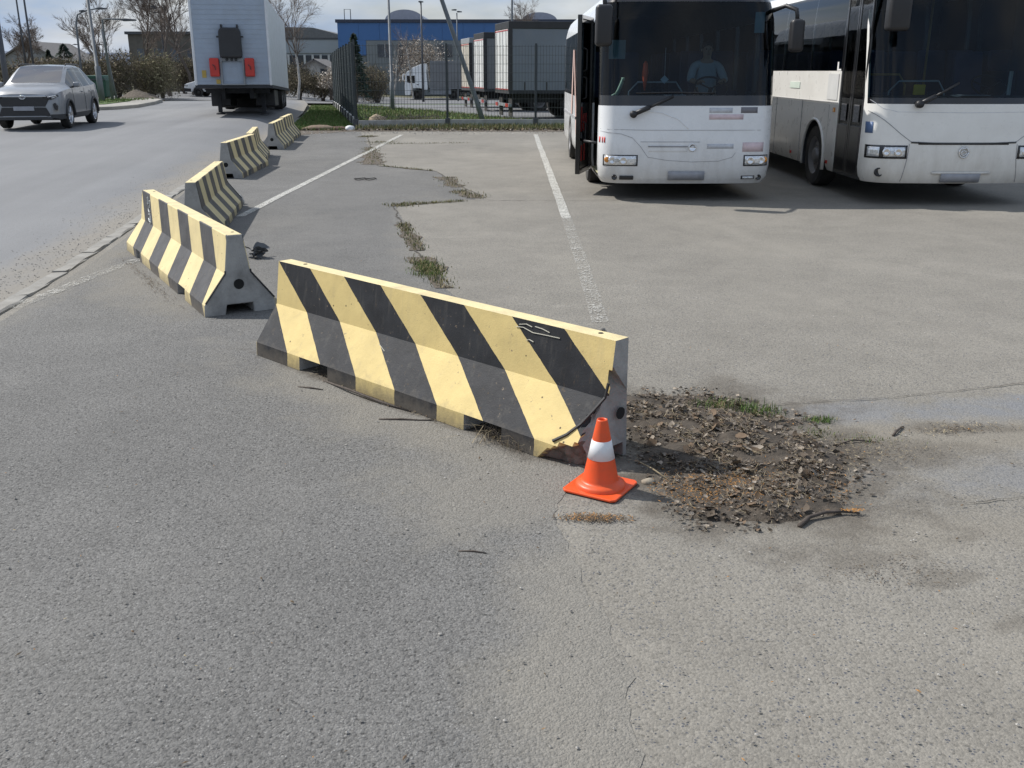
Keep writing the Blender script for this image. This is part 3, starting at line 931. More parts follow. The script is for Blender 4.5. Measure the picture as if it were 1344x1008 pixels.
crumbs('bark_crumbs', blob(-3.30, 8.62, 1.25, .06, -1.04), 320, rl, [M['bud2'], M['twig']], (.01, .03), (.003, .008), z0, 'brown debris along the foot of the graffiti barrier')
crumbs('bark_crumbs', blob(1.45, 3.25, .25, .12, .3), 130, rl, [M['bud2'], M['twig']], (.006, .022), (.003, .006), z0, 'thin patch of dark crumbs on the bare asphalt')
def field():
    return rl.uniform(-2.6, 3.2), 1.9 + 8 * rl.random() ** 1.6
crumbs('scattered_crumbs', field, 420, rl, [M['bud2'], M['twig'], M['bud'], M['straw']], (.006, .018), (.003, .007), z0, 'scattered tiny leaf and twig bits on the asphalt')
crumbs('scattered_leaf_bits', lambda: (rl.uniform(-2.4, 2.6), 2.0 + 5 * rl.random()), 46, rl, [M['bud'], M['bud2'], LM[4]], (.014, .032), (.006, .012), z0, 'small yellow brown leaf bits strewn over the foreground asphalt')
# pebbles
M['pebble'] = pm('pebbles', (.20, .19, .175), .9, var=.5, scale=50)
M['pebble2'] = pm('pale_pebbles', (.38, .36, .33), .9, var=.3, scale=50)
def stones(name, ptfn, n, r, s0, s1, zfn, label):
    b = MB()
    for _ in range(n):
        x, y = ptfn(); s = r.uniform(s0, s1); z = zfn(x, y)
        vs = [(x + s * math.cos(k * 1.257 + r.uniform(-.3, .3)), y + s * .8 * math.sin(k * 1.257), z + s * .2) for k in range(5)] + [(x, y, z + s * r.uniform(.6, 1.0))]
        b.add(vs, [(k, (k + 1) % 5, 5) for k in range(5)], 0 if r.random() < .7 else 1)
    return kind(b.build(name, [M['pebble'], M['pebble2']], fix=False), 'stuff', label)
stones('grit', lambda: (rl.uniform(-2.5, 3.5), 1.9 + 7 * rl.random() ** 1.5), 1500, rl, .003, .007, z0, 'loose grit on the near asphalt')
def kerbpt():
    y = 6.5 + 22 * rl.random() ** 1.4
    return xk(y) - .1 - abs(rl.gauss(0, .35)), y
stones('grit', kerbpt, 3000, rl, .003, .010, lambda x, y: roadz(x, y), 'gravel and grit collected along the kerb')
stones('grit', lambda: (rl.uniform(-7, 6), 30.4 + abs(rl.gauss(0, .7)) * -1 + .6), 500, rl, .01, .035, z0, 'pebbles along the back edge of the lot')
# single stones
def rock(name, label, x, y, sx, sy, sz, mat, seed, z=0):
    b = MB()
    n, m = 12, 7
    vs = []; fs = []
    for i in range(m + 1):
        ph = PI * i / m
        for k in range(n):
            th = 2 * PI * k / n
            d = Vector((math.sin(ph) * math.cos(th), math.sin(ph) * math.sin(th), math.cos(ph)))
            q = 1 + .28 * noise.noise(d * 1.7 + Vector((seed, 0, 0)))
            vs.append((d.x * sx * q, d.y * sy * q, max(-.3, d.z) * sz * q + sz * .25))
    for i in range(m):
        for k in range(n):
            fs.append((i * n + k, i * n + (k + 1) % n, (i + 1) * n + (k + 1) % n, (i + 1) * n + k))
    b.add(vs, fs)
    return tag(b.build(name, mat, None, smooth=True, loc=(x, y, z)), label, 'stone')
M['stone'] = pm('tan_stone', (.30, .26, .20), .9, var=.2, scale=12, bmp=.3)
rock('stone', 'flat tan stone lying between the cone and the leaves', .625, 4.085, .035, .024, .018, M['stone'], 3)
rock('pebble', 'small dark pebble at the end of the long painted line', .66, 6.82, .022, .02, .02, M['pebble'], 5)
rock('concrete_lump', 'small pale concrete lump at the far foot of a striped barrier', -3.88, 13.85, .085, .075, .11, M['concrete'], 8)

# sticks
def stick(name, label, pts, r, mat, cat='twig'):
    b = MB()
    pts = [(x, y, max(.3 * r[i] + .002, z - .007)) for i, (x, y, z) in enumerate(pts)]
    b.tube(pts, r, 6)
    P = [Vector(p) for p in pts]
    return b, tag(b.build(name, mat, None, smooth=True), label, cat)
stick('branch', 'dark bent branch with a rusty tip right of the leaf pile', [(1.19, 3.63, .014), (1.25, 3.70, .022), (1.33, 3.735, .028), (1.41, 3.755, .022), (1.48, 3.75, .016)], [.011, .0095, .008, .0065, .004], M['twig'])
crumbs('bark_crumbs', blob(1.45, 3.755, .05, .016), 60, rl, [M['bud']], (.008, .02), (.003, .006), lambda x, y: .018, 'rusty bud scales on the tip of the branch')
stick('twig', 'straight dark twig on the asphalt before the striped barrier', [(-.72, 4.93, .01), (-.6, 4.925, .014), (-.50, 4.915, .011), (-.42, 4.91, .014)], [.006, .006, .005, .003], M['twig'])
stick('twig', 'slim forked twig leaning on the striped barrier foot', [(-1.15, 5.62, .012), (-.95, 5.38, .03), (-.75, 5.19, .022), (-.56, 5.05, .012)], [.005, .008, .007, .004], M['twig'])
stick('twig', 'short dark twig left of the barrier slot', [(-1.28, 5.50, .010), (-1.2, 5.47, .014), (-1.12, 5.44, .010)], [.004, .006, .004], M['twig'])
stick('twig', 'short crooked twig on the dusty asphalt right of the leaves', [(1.97, 4.68, .01), (2.0, 4.72, .02), (2.06, 4.80, .015), (2.08, 4.82, .01)], [.006, .007, .005, .003], M['twig'])
stick('twig', 'thin curved twig beside the leaf pile', [(1.62, 4.55, .01), (1.74, 4.60, .02), (1.85, 4.59, .012)], [.003, .005, .003], M['twig'])
stick('twig', 'long thin twig behind the cone on the leaf pile', [(.60, 4.35, .012), (.66, 4.20, .03), (.72, 4.10, .018)], [.003, .004, .003], M['straw'])
stick('twig', 'tiny twig lying on the bare foreground asphalt', [(-.21, 3.42, .009), (-.15, 3.415, .012), (-.10, 3.40, .009)], [.003, .004, .003], M['twig'])
# torn dark plastic behind the graffiti barrier
b = MB()
for k in range(7):
    vs, fs = leaf_geo(rl, .17)
    mt = Matrix.Translation((rl.uniform(-.11, .11), rl.uniform(-.09, .09), .03 + .012 * k)) @ Matrix.Rotation(rl.uniform(0, 6.28), 4, 'Z') @ Matrix.Rotation(rl.gauss(0, .7), 4, 'X')
    b.add([mt @ Vector(v) for v in vs], fs)
tag(b.build('plastic_scrap', pm('torn_grey_plastic', (.10, .105, .11), .35), None, loc=(-2.62, 9.70, 0), fix=False), 'torn dark plastic scrap on the ground behind the graffiti barrier', 'litter')
b = MB()
for cx in (-.09, .09):
    b.tube([(cx + .10 * math.cos(a * .42), .14 * math.sin(a * .42), .012 + .006 * math.sin(a)) for a in range(16)], .007, 5)
tag(b.build('wire_loop', M['rubber'], None, loc=(-2.55, 17.1, .004)), 'thin dark wire loop lying flat on the asphalt', 'wire')

# ================================================================ grass, weeds
M['blade'] = pm('grass_blades', (.095, .155, .035), .8, var=.35, scale=14)
M['blade2'] = pm('dry_grass_blades', (.24, .205, .095), .9, var=.3, scale=14)
M['weed'] = pm('weed_leaves', (.085, .110, .038), .85, var=.4, scale=20)
def blades(name, ptfn, n, r, h0, h1, w, mats, wts, zfn, label, lean=.45):
    vs = []; fs = []; ms = []
    for _ in range(n):
        x, y = ptfn(); z = zfn(x, y); h = r.uniform(h0, h1); a = r.uniform(0, 6.28)
        dx, dy = math.cos(a), math.sin(a); l = h * abs(r.gauss(0, lean)); q = len(vs)
        ww = w * r.uniform(.6, 1.3)
        vs += [(x - dy * ww, y + dx * ww, z), (x + dy * ww, y - dx * ww, z), (x + dx * l * .4 + dy * ww * .6, y + dy * l * .4 - dx * ww * .6, z + h * .6), (x + dx * l * .4 - dy * ww * .6, y + dy * l * .4 + dx * ww * .6, z + h * .6), (x + dx * l, y + dy * l, z + h * (1 - .25 * min(1, l / h)))]
        mi = 0 if r.random() < wts else 1
        fs += [(q, q + 1, q + 2, q + 3), (q + 3, q + 2, q + 4)]; ms += [mi, mi]
    b = MB(); b.v = vs; b.f = fs; b.m = ms
    return kind(b.build(name, mats, fix=False), 'stuff', label)
rg = random.Random(5)
GB = [M['blade'], M['blade2']]
def polyblobs(bl):
    def f():
        cx, cy, rx, ry = rg.choice(bl)
        return cx + rg.gauss(0, rx), cy + rg.gauss(0, ry)
    return f
blades('grass_tuft', polyblobs([(1.30, 5.02, .05, .04), (1.40, 5.0, .05, .05), (1.15, 5.14, .06, .03), (1.25, 5.1, .1, .05)]), 600, rg, .015, .06, .0022, GB, .82, pz, 'green grass tufts at the back of the leaf pile')
blades('grass_tuft', polyblobs([(1.66, 4.90, .035, .02)]), 240, rg, .01, .03, .002, GB, .8, z0, 'single small green tuft right of the leaf pile')
blades('grass_tuft', polyblobs([(1.78, 4.62, .12, .03), (1.6, 4.72, .05, .04)]), 260, rg, .006, .022, .002, GB, .45, z0, 'low sparse grass on the dusty asphalt beside the leaf pile')
blades('dry_weed', polyblobs([(.06, 4.58, .09, .05), (.14, 4.52, .07, .04), (-.02, 4.66, .07, .04)]), 900, rg, .03, .10, .0014, [M['straw'], M['twig']], .45, z0, 'tangle of dry grass at the broken barrier corner', 1.3)
def seg_pts(segs):
    def f():
        a, c, w = rg.choice(segs); t = rg.random()
        return lerp(a[0], c[0], t) + rg.gauss(0, w), lerp(a[1], c[1], t) + rg.gauss(0, w * .8)
    return f
seam_w = [((-.58, 8.25), (-.82, 9.3), .06), ((-.75, 8.9), (-.95, 9.7), .09), ((-.98, 10.1), (-1.2, 11.2), .06), ((-1.2, 11.2), (-1.35, 12), .05), ((-1.6, 13.6), (-1.45, 13.9), .1), ((-1.4, 13.8), (-.7, 14.15), .04), ((-.5, 14.5), (-.85, 15.4), .10), ((-.9, 15.9), (-1.2, 17.5), .10), ((-1.5, 18.6), (-2.6, 19.6), .04), ((-2.8, 19.9), (-3.2, 22.5), .14), ((-3.2, 22.5), (-3.5, 24.5), .12), ((-3.6, 25.6), (-1.2, 26.1), .13), ((-3.7, 26.3), (-3.3, 26.3), .2), ((-4.2, 28.4), (-4.1, 28.9), .12)]
blades('crack_weeds', seg_pts(seam_w), 3400, rg, .012, .045, .005, [M['weed'], M['blade2']], .45, z0, 'low weeds growing along the crack across the lot')
blades('crack_weeds', seg_pts([((-.76, 8.75), (-.86, 9.45), .07)]), 800, rg, .012, .045, .004, [M['blade'], M['blade2']], .6, z0, 'brighter green weed patch in the crack behind the striped barrier')
b = MB()
for a, c, w in seam_w:
    P = rough_line([a, c], .12, .05, a[1])
    vs = []
    for i, (x, y) in enumerate(P):
        ww = w * 1.5 * (.5 + abs(noise.noise(Vector((x * 3, y * 3, 9)))) * 1.6)
        vs += [(x - ww, y, .0068 + .0004 * (int(a[1] * 10) % 3)), (x + ww, y + ww * .3, .0068 + .0004 * (int(a[1] * 10) % 3))]
    b.add(vs, [(2 * i, 2 * i + 1, 2 * i + 3, 2 * i + 2) for i in range(len(P) - 1)])
kind(b.build('crack_soil', M['soil'], fix=False), 'stuff', 'dark soil gathered in the crack across the lot')
def in_quad():
    while True:
        x, y = rg.uniform(-11.2, -5.3), rg.uniform(31.5, 56)
        if x > xk(y) + .15 and x < fx(max(33.2, y)) - .08:
            return x, y
blades('grass', in_quad, 16000, rg, .05, .13, .010, GB, .86, lambda x, y: .012 + terr(x, y), 'grass blades on the verge beside the fence')
def in_lawn():
    while True:
        x, y = rg.uniform(-10, 6), 33.8 + 26 * rg.random() ** 1.5
        if x > fx(y) + .1 and x < lerp(.9, -3.6, (y - 37.5) / 9.5):
            return x, y
blades('grass', in_lawn, 16000, rg, .05, .15, .011, GB, .72, lambda x, y: .02 + terr(x, y), 'grass blades on the lawn inside the fence')
def in_edge():
    x = rg.uniform(-5.1, 4); return x, 31.6 + abs(rg.gauss(0, .85)) if rg.random() < .5 else 33.2 + rg.gauss(0, .3)
blades('verge_weeds', in_edge, 4200, rg, .04, .2, .010, [M['weed'], M['blade2']], .55, z0, 'scruffy weeds along the concrete foot of the fence')
def in_isl():
    return rg.uniform(-26, -18), rg.uniform(41, 51)
blades('grass', in_isl, 5000, rg, .05, .14, .014, GB, .9, lambda x, y: .45, 'grass blades on the pavement island')
scatter_leaves('verge_leaves', lambda: (rl.uniform(-7, 5), 31.4 + abs(rl.gauss(0, .6))), 900, .05, .13, LM, .02, rl, z0)['label'] = 'dry leaves along the back edge of the lot'
# rubble near the fence corner
rock('rubble_lump', 'flat brown rubble slab on the verge by the fence corner', -6.15, 31.9, .55, .22, .13, pm('brown_rubble', (.20, .15, .11), .95, var=.3, scale=6, bmp=.5, bscale=20), 11)
rock('rubble_lump', 'dark reddish rubble heap beside the flat slab', -5.55, 31.9, .35, .18, .10, pm('dark_rubble', (.10, .06, .045), .95, var=.3, scale=6, bmp=.5, bscale=20), 14)
rock('white_bag', 'crumpled white bag lying at the fence corner post', -5.15, 31.75, .16, .12, .13, pm('white_film', (.7, .71, .72), .5), 17)
rock('cardboard_lump', 'tan cardboard lump on the grass behind the fence', -4.75, 35.2, .32, .2, .28, pm('cardboard', (.42, .33, .23), .9), 19)
b = MB()
for _ in range(160):
    x, y = rg.gauss(-3.6, .7), rg.gauss(34.9, .3); a = rg.uniform(0, PI); L = rg.uniform(.2, .6)
    b.tube([(x, y, .02 + terr(x, y)), (x + L * .5 * math.cos(a), y + .2 * math.sin(a), .15 + rg.uniform(0, .2)), (x + L * math.cos(a), y + .4 * math.sin(a), .12 + rg.uniform(0, .35))], [.008, .006, .003], 3)
tag(b.build('brushwood', M['twig'], None, fix=False), 'heap of cut brushwood on the grass behind the fence', 'brushwood')
# ================================================================ wheels
def wheel(parent, x, y, r, w, side, rimr, rim_mat, spokes=0, hub=True):
    """tyre with a rim as its child; side = -1 / +1 is the outer face"""
    b = MB()
    o = w / 2
    b.lathe([(rimr, -o), (r * .93, -o), (r, -o * .72), (r, o * .72), (r * .93, o), (rimr, o), (rimr * .97, 0)], 32, (0, 0, 0), 'x', close=False)
    t = b.build('wheel', M['rubber'], parent, smooth=2, loc=(x, y, r))
    b = MB()
    f = side * o
    b.lathe([(rimr, f * .98), (rimr * .93, f * .90), (rimr * .82, f * .55), (rimr * .42, f * (.62 if spokes == 0 else .8)), (rimr * .36, f * .95), (rimr * .2, f * 1.0), (.001, f * 1.02)], 28, (0, 0, 0), 'x', close=False)
    if spokes:
        for k in range(spokes):
            a = 2 * PI * k / spokes
            ca, sa = math.cos(a), math.sin(a)
            b.tube([(f * .86, ca * rimr * .25, sa * rimr * .25), (f * .92, ca * rimr * .93, sa * rimr * .93)], [rimr * .11, rimr * .08], 5)
    else:
        for k in range(10):
            a = 2 * PI * k / 10
            b.lathe([(.014, f * .62), (.012, f * .74)], 6, (0, math.cos(a) * rimr * .52, math.sin(a) * rimr * .52), 'x')
    b.build('rim', rim_mat, t, smooth=2)
    return t

# ================================================================ buses
class Bus:
    def __init__(s, p):
        s.__dict__.update(p)
    def w(s, z):
        return s.W + s.interp(s.dW, z)
    @staticmethod
    def interp(tab, z):
        if z <= tab[0][0]:
            return tab[0][1]
        for (a, va), (b_, vb) in zip(tab, tab[1:]):
            if z <= b_:
                return lerp(va, vb, (z - a) / (b_ - a))
        return tab[-1][1]
    def front(s, x, z):
        w = s.w(z); r = s.rc
        ax = min(abs(x), w * .9999)
        y = s.interp(s.yf, z) + s.bow * (ax / w) ** 2
        if ax > w - r:
            d = ax - (w - r)
            y += r - math.sqrt(max(0, r * r - d * d))
        return y
    def P(s, x, z, off=0.0):
        e = .004
        a = Vector((x, s.front(x, z), z))
        dx = Vector((2 * e, s.front(x + e, z) - s.front(x - e, z), 0)); dz = Vector((0, s.front(x, z + e) - s.front(x, z - e), 2 * e))
        n = dx.cross(dz)
        n.normalize()
        if n.y > 0:
            n = -n
        return a + n * off
    def patch(s, name, x0, x1, z0, z1, off, mat, parent, nu=8, nv=3, thick=.006, slant=(0, 0), bevel=0):
        b = MB()
        def fn(u, v):
            z = lerp(z0, z1, v)
            x = lerp(x0 + slant[0] * v, x1 + slant[1] * v, u)
            return s.P(x, z, off)
        b.grid(fn, nu, nv)
        return b.build(name, mat, parent, smooth=True, solid=thick, bevel=bevel)
    def line(s, name, pts, r, mat, parent, off=.001):
        P = []
        for (x0, z0), (x1, z1) in zip(pts, pts[1:]):
            for k in range(6):
                P.append(s.P(lerp(x0, x1, k / 6), lerp(z0, z1, k / 6), off))
        P.append(s.P(*pts[-1], off))
        b = MB(); b.tube(P, r, 5)
        return b.build(name, mat, parent, smooth=True)
    def shell(s, parent):
        """rows x columns skin, cells handed to parts"""
        nc = 6
        zs = s.zs
        left = sorted(s.ly, reverse=True)          # from the rear forward
        right = sorted(s.ry)
        fxs = s.fxs
        cols = [('L', y) for y in left] + [('C', -1, k / nc) for k in range(1, nc)] + [('F', t) for t in fxs] + [('C', 1, 1 - k / nc) for k in range(1, nc)] + [('R', y) for y in right]
        def pt(c, z):
            w = s.w(z); r = s.rc
            y0 = s.interp(s.yf, z)
            if c[0] == 'L':
                y = max(c[1], y0 + s.bow + r) if c[1] < 1.0 else c[1]
                return (-w, y, z)
            if c[0] == 'R':
                y = max(c[1], y0 + s.bow + r) if c[1] < 1.0 else c[1]
                return (w, y, z)
            if c[0] == 'F':
                x = c[1] * (w - r)
                return (x, s.front(x, z), z)
            a = c[2] * PI / 2
            x = c[1] * (w - r + r * math.cos(a))
            return (x, y0 + s.bow + r - r * math.sin(a) - s.bow * (1 - (abs(x) / w) ** 2), z)
        parts = {}
        for i in range(len(zs) - 1):
            for j in range(len(cols) - 1):
                nm = s.cell(zs[i], zs[i + 1], cols[j], cols[j + 1])
                if nm is None:
                    continue
                b = parts.setdefault(nm, MB())
                b.add([pt(cols[j], zs[i]), pt(cols[j + 1], zs[i]), pt(cols[j + 1], zs[i + 1]), pt(cols[j], zs[i + 1])], [(0, 1, 2, 3)])
        top = parts['body']
        ring = [pt(c, zs[-1]) for c in cols]
        top.add(ring, [tuple(range(len(ring)))])
        # rear wall
        rw = [pt(cols[0], z) for z in zs] + [pt(cols[-1], z) for z in reversed(zs)]
        top.add(rw, [tuple(range(len(rw)))])
        for nm, b in parts.items():
            base = nm.split('#')[0]
            mats, solid, soff = s.pmats[base]
            b.build(base, mats, parent, smooth=2, merge=True, solid=solid, soff=soff)
    def arch_panel(s, parent, sx, y0, y1, z0, z1, yc, zc, r, mat):
        b = MB()
        x = sx * s.W
        arc = []
        a0 = math.asin(max(-1, min(1, (z0 - zc) / r)))
        for k in range(19):
            a = a0 + (PI - 2 * a0) * k / 18
            arc.append((yc + r * math.cos(a), zc + r * math.sin(a)))
        poly = [(y0, z0), (y0, z1), (y1, z1), (y1, z0)] + arc
        b.add([(x, y, z) for y, z in poly], [tuple(range(len(poly)))])
        b.build('wheel_arch_panel', mat, parent)
        f = MB()                                    # raised lip round the opening
        f.tube([(x + sx * .004, y, z) for y, z in arc], .022, 6)
        f.build('arch_lip', mat, parent, smooth=True)
        f = MB()
        vs = []
        for y, z in arc:
            vs += [(x, y, z), (x - sx * .55, y, z)]
        f.add(vs, [(2 * i, 2 * i + 1, 2 * i + 3, 2 * i + 2) for i in range(len(arc) - 1)])
        vs = [(x - sx * .55, y, z) for y, z in arc]
        f.add(vs, [tuple(range(len(vs)))])
        f.build('wheel_well', M['dark_lining'], parent, fix=False)

M['dash'] = pm('dashboard', (.040, .050, .062), .6, bmp=.1)
M['blind'] = pm('pale_blind', (.25, .36, .40), .8)
def seat_mesh():
    b = MB()
    b.prism([(-.24, .38), (.24, .38), (.24, .50), (-.24, .52)], 'x', -.21, .21)
    b.prism([(.16, .45), (.27, .45), (.38, 1.12), (.30, 1.15), (.26, 1.12)], 'x', -.21, .21)
    b.box(-.03, .03, -.05, .05, 0, .38)
    return b
def interior(bus, root, dash_z, wheel_x, floor=.85):
    b = MB(); b.box(-bus.W + .1, bus.W - .1, .55 if bus.door_open is False else 1.5, bus.L - .3, floor - .05, floor)
    if bus.door_open:
        b.box(-.35, bus.W - .1, .5, 1.5, floor - .05, floor - .003)
    b.build('floor', M['dark_lining'], root)
    b = MB()
    b.prism([(.30, .80), (.30, dash_z - .10), (.42, dash_z + .02), (.72, dash_z + .05), (.86, dash_z - .02), (.90, .80)], 'x', -bus.W + (.12 if not bus.door_open else .30), bus.W - .12)
    d = b.build('dashboard', M['dash'], root, bevel=.03)
    b = MB()
    R_ = .235
    pts = [(R_ * math.cos(2 * PI * k / 24), R_ * math.sin(2 * PI * k / 24), 0) for k in range(25)]
    b.tube(pts, .015, 6)
    for a in (.5, 2.6, 4.7):
        b.tube([(0, 0, -.03), (R_ * math.cos(a), R_ * math.sin(a), 0)], .012, 5)
    b.tube([(0, 0, -.02), (0, 0, -.35)], .03, 8)
    st = b.build('steering_wheel', M['black_plastic'], root, smooth=True, loc=(wheel_x, .86, dash_z + .17))
    st.rotation_euler = (RAD(38), 0, 0)
    sm = seat_mesh()
    first = sm.build('seat', M['seat'], root, bevel=.03, loc=(wheel_x, 1.35, floor + .08))
    for rwi in range(5):
        for sx in (-.92, -.48, .48, .92):
            if rwi == 0 and sx < 0 and bus.door_open:
                continue
            o = first.copy(); C.objects.link(o); o.parent = root
            o.location = (sx, 2.35 + .78 * rwi + (.4 if rwi else 0), floor + .12)
    b = MB()                                         # handrails
    b.tube([(-.75, 1.0, floor), (-.75, 1.0, dash_z + .1), (-.62, 1.0, dash_z + .24), (-.05, 1.0, dash_z + .24), (.05, 1.02, dash_z + .1), (.12, 1.05, floor)], .016, 6)
    b.build('handrail', M['steel'], root, smooth=True)

def mirror(root, parts, sx, pts, body, mat):
    b = MB(); b.tube(pts, [.03] * len(pts), 8)
    a = b.build('mirror', mat, root, smooth=True)
    b = MB(); x0, x1, y0, y1, z0, z1 = body
    b.box(x0, x1, y0, y1, z0, z1)
    b.build('mirror_housing', mat, a, bevel=.055, segs=4, smooth=2)
    return a

# ---- first bus: open door, driver at the wheel
def cell1(z0, z1, a, b):
    zc = (z0 + z1) / 2
    side = a[0] if a[0] in 'LR' and b[0] in 'LR' else None
    if side:
        yc = (a[1] + b[1]) / 2
        if side == 'L' and .5 < yc < 1.45 and .3 < zc < 2.5:
            return None
        if side == 'L' and 2.05 < yc < 3.25 and zc < 1.0:
            return None
        if 1.42 < zc < 2.5 and yc > 1.5:
            for k, (p, q) in enumerate(b1_win):
                if p < yc < q:
                    return 'side_window#%s%d' % (side, k)
            return 'pillar#%s%.1f' % (side, yc)
        if 1.33 < zc < 2.5:
            return 'pillar#L%.1f' % yc if yc < 1.5 and side == 'L' else ('side_window#R9' if .5 < yc < 1.5 else 'pillar#%s%.1f' % (side, yc))
        return 'body'
    if 1.33 < zc < 1.47:
        return 'windscreen_mask#low'
    if 1.47 < zc < 2.72:
        if a[0] == 'C' and b[0] == 'C':
            return 'windscreen'
        if a[0] == 'L' or b[0] == 'R':
            return 'pillar#' + a[0] + b[0]
        return 'windscreen'
    if 2.72 < zc < 2.82:
        return 'windscreen_mask'
    return 'body'
b1_win = [(1.56, 2.9), (2.98, 4.5), (4.58, 6.1), (6.18, 7.7), (7.78, 9.45)]
ly1 = [.30, .42, 1.48, 1.56, 2.0, 2.9, 2.98, 3.3, 4.5, 4.58, 6.1, 6.18, 7.7, 7.78, 9.45, 9.8]
bus1 = Bus(dict(W=1.25, L=9.8, rc=.27, bow=.07, door_open=True,
    dW=[(.25, -.07), (.34, -.02), (.5, 0), (2.3, 0), (2.5, -.015), (2.62, -.04), (2.72, -.07), (2.82, -.12), (2.90, -.20), (2.96, -.36), (2.99, -.65)],
    yf=[(.25, .06), (.34, .015), (.5, 0), (.9, .01), (1.33, .05), (2.72, .30), (2.82, .36), (2.90, .46), (2.96, .65), (2.99, .95)],
    zs=[.25, .30, .34, .5, .85, 1.0, 1.33, 1.42, 1.47, 1.8, 2.1, 2.4, 2.5, 2.62, 2.72, 2.82, 2.90, 2.96, 2.99],
    ly=ly1, ry=ly1, fxs=[-1, -.75, -.5, -.25, 0, .25, .5, .75, 1]))
bus1.cell = cell1
bus1.pmats = {'body': ([M['white_paint'], M['dark_lining']], .03, 1), 'pillar': ([M['black_gloss'], M['dark_lining']], .03, 1), 'windscreen_mask': ([M['black_gloss'], M['dark_lining']], .02, 1), 'windscreen': (M['wind'], 0, 0), 'side_window': (M['sideglass'], 0, 0)}
B1 = thing('bus', 'white bus with its front door open and a driver at the wheel', 'bus', (2.50, 14.15, 0), 0, 'buses parked in the lot')
bus1.shell(B1)
bus1.arch_panel(B1, -1, 2.0, 3.3, .25, 1.0, 2.65, .48, .56, M['white_paint'])
for x, sd in ((-1.09, -1), (1.09, 1)):
    wheel(B1, x, 2.65, .46, .27, sd, .29, M['rim'])
    wheel(B1, x, 7.3, .46, .34, sd, .29, M['rim'])
b = MB(); b.box(-1.1, 1.1, .5, 9.5, .30, .42); b.build('underbody', M['dark_lining'], B1)
def q1(px, py):
    return (px - 905) / 88.0, 1.33 - (py - 140) * .01069
SEAM = M['grey_seam']
bus1.line('seam', [q1(797, 170), q1(850, 171), q1(925, 171), q1(1010, 171)], .003, SEAM, B1)
bus1.line('seam', [q1(797, 173), q1(822, 176), q1(836, 181), q1(846, 192), q1(856, 206), q1(880, 210), q1(910, 212), q1(945, 211), q1(962, 206), q1(966, 200)], .003, SEAM, B1)
bus1.line('seam', [q1(846, 186), q1(880, 186), q1(920, 186)], .0035, SEAM, B1)
x, z = q1(856, 191); x2, z2 = q1(905, 199)
bus1.patch('hatch_handle', x, x2, z2, z, .006, M['white_paint'], B1, thick=.03, bevel=.008)
bus1.line('handle_shadow_gap', [(x, z - .01), (x2, z - .01)], .010, SEAM, B1, .008)
# crease of the bonnet
bus1.line('crease', [q1(842, 146), q1(872, 149), q1(892, 157), q1(905, 169)], .006, M['white_paint'], B1, .002)
for sx in (-1, 1):
    xa, xb = (-1.185, -.70) if sx < 0 else (.815, 1.185)
    h = bus1.patch('headlight', xa, xb, .50, .655, .004, M['black_plastic'], B1, 10, 3, .02)
    bus1.patch('lens', xa + .02, xb - .02, .515, .64, .010, M['lens'], h, 10, 3, .006)
    for k, xx in enumerate((xa + .13, xa + .28) if sx < 0 else (xa + .10, xa + .25)):
        p = bus1.P(xx, .578, .012)
        b = MB(); b.lathe([(.062, 0), (.058, -.012), (.035, -.004), (.001, .002)], 18, tuple(p), 'y', close=False); b.build('lamp', M['chrome'], h, smooth=True)
    p = bus1.P((xa + .06) if sx < 0 else (xb - .06), .585, .013)
    b = MB(); b.lathe([(.042, .01), (.038, -.01), (.001, -.014)], 14, tuple(p), 'y', close=False); b.build('indicator', M['amber'], h, smooth=True)
    xc = q1(815, 233)[0] if sx < 0 else q1(998, 234)[0]
    p = bus1.P(xc, .34, .004)
    b = MB(); b.lathe([(.038, .02), (.040, -.004), (.030, -.008), (.022, .0), (.001, .002)], 18, tuple(p), 'y', close=False); b.build('fog_lamp', M['black_gloss'], B1, smooth=True)
    xc = q1(830, 233)[0] if sx < 0 else q1(984, 234)[0]
    dr = bus1.patch('daytime_lamp', xc - .10, xc + .10, .312, .365, .005, M['black_plastic'], B1, 5, 2, .015, bevel=.006)
    bus1.patch('lamp', xc - .08, xc + .08, .323, .353, .009, M['lens'], dr, 5, 2, .006)
M['plate'] = pm('worn_number_plate', (.30, .31, .34), .5, var=.12, scale=9)
M['plate_blue'] = pm('plate_blue_band', (.10, .16, .30), .5)
pl = bus1.patch('number_plate', -.26, .26, .315, .43, .018, M['plate'], B1, 4, 2, .008)
bus1.patch('blue_band', -.26, -.20, .317, .428, .021, M['plate_blue'], pl, 2, 2, .003)
p = bus1.P(.07, .762, .012)
b = MB(); b.lathe([(.052, .012), (.056, -.006), (.046, -.012), (.040, 0), (.001, .0)], 22, tuple(p), 'y', close=False)
b.tube([(p.x - .03, p.y - .01, p.z), (p.x, p.y - .014, p.z + .02), (p.x + .03, p.y - .01, p.z)], .007, 5)
b.build('emblem', M['chrome'], B1, smooth=True)
# faded stickers on the right half of the front panel
M['stk_red'] = pm('faded_red_sticker', (.66, .53, .55), .5, var=.1, scale=14)
M['stk_grey'] = pm('faded_grey_sticker', (.52, .54, .58), .5, var=.15, scale=14)
M['stk_dark'] = pm('dark_sticker', (.17, .17, .19), .5)
for (xa, xb, za, zb, mt) in ((.29, .78, 1.145, 1.215, M['stk_red']), (.29, .62, 1.235, 1.305, M['stk_grey']), (.74, .98, 1.232, 1.312, M['stk_dark']), (.28, .66, .745, .81, M['stk_grey']), (.79, 1.10, .70, .83, M['stk_red'])):
    bus1.patch('sticker', xa, xb, za, zb, .002, mt, B1, 5, 2, .002)
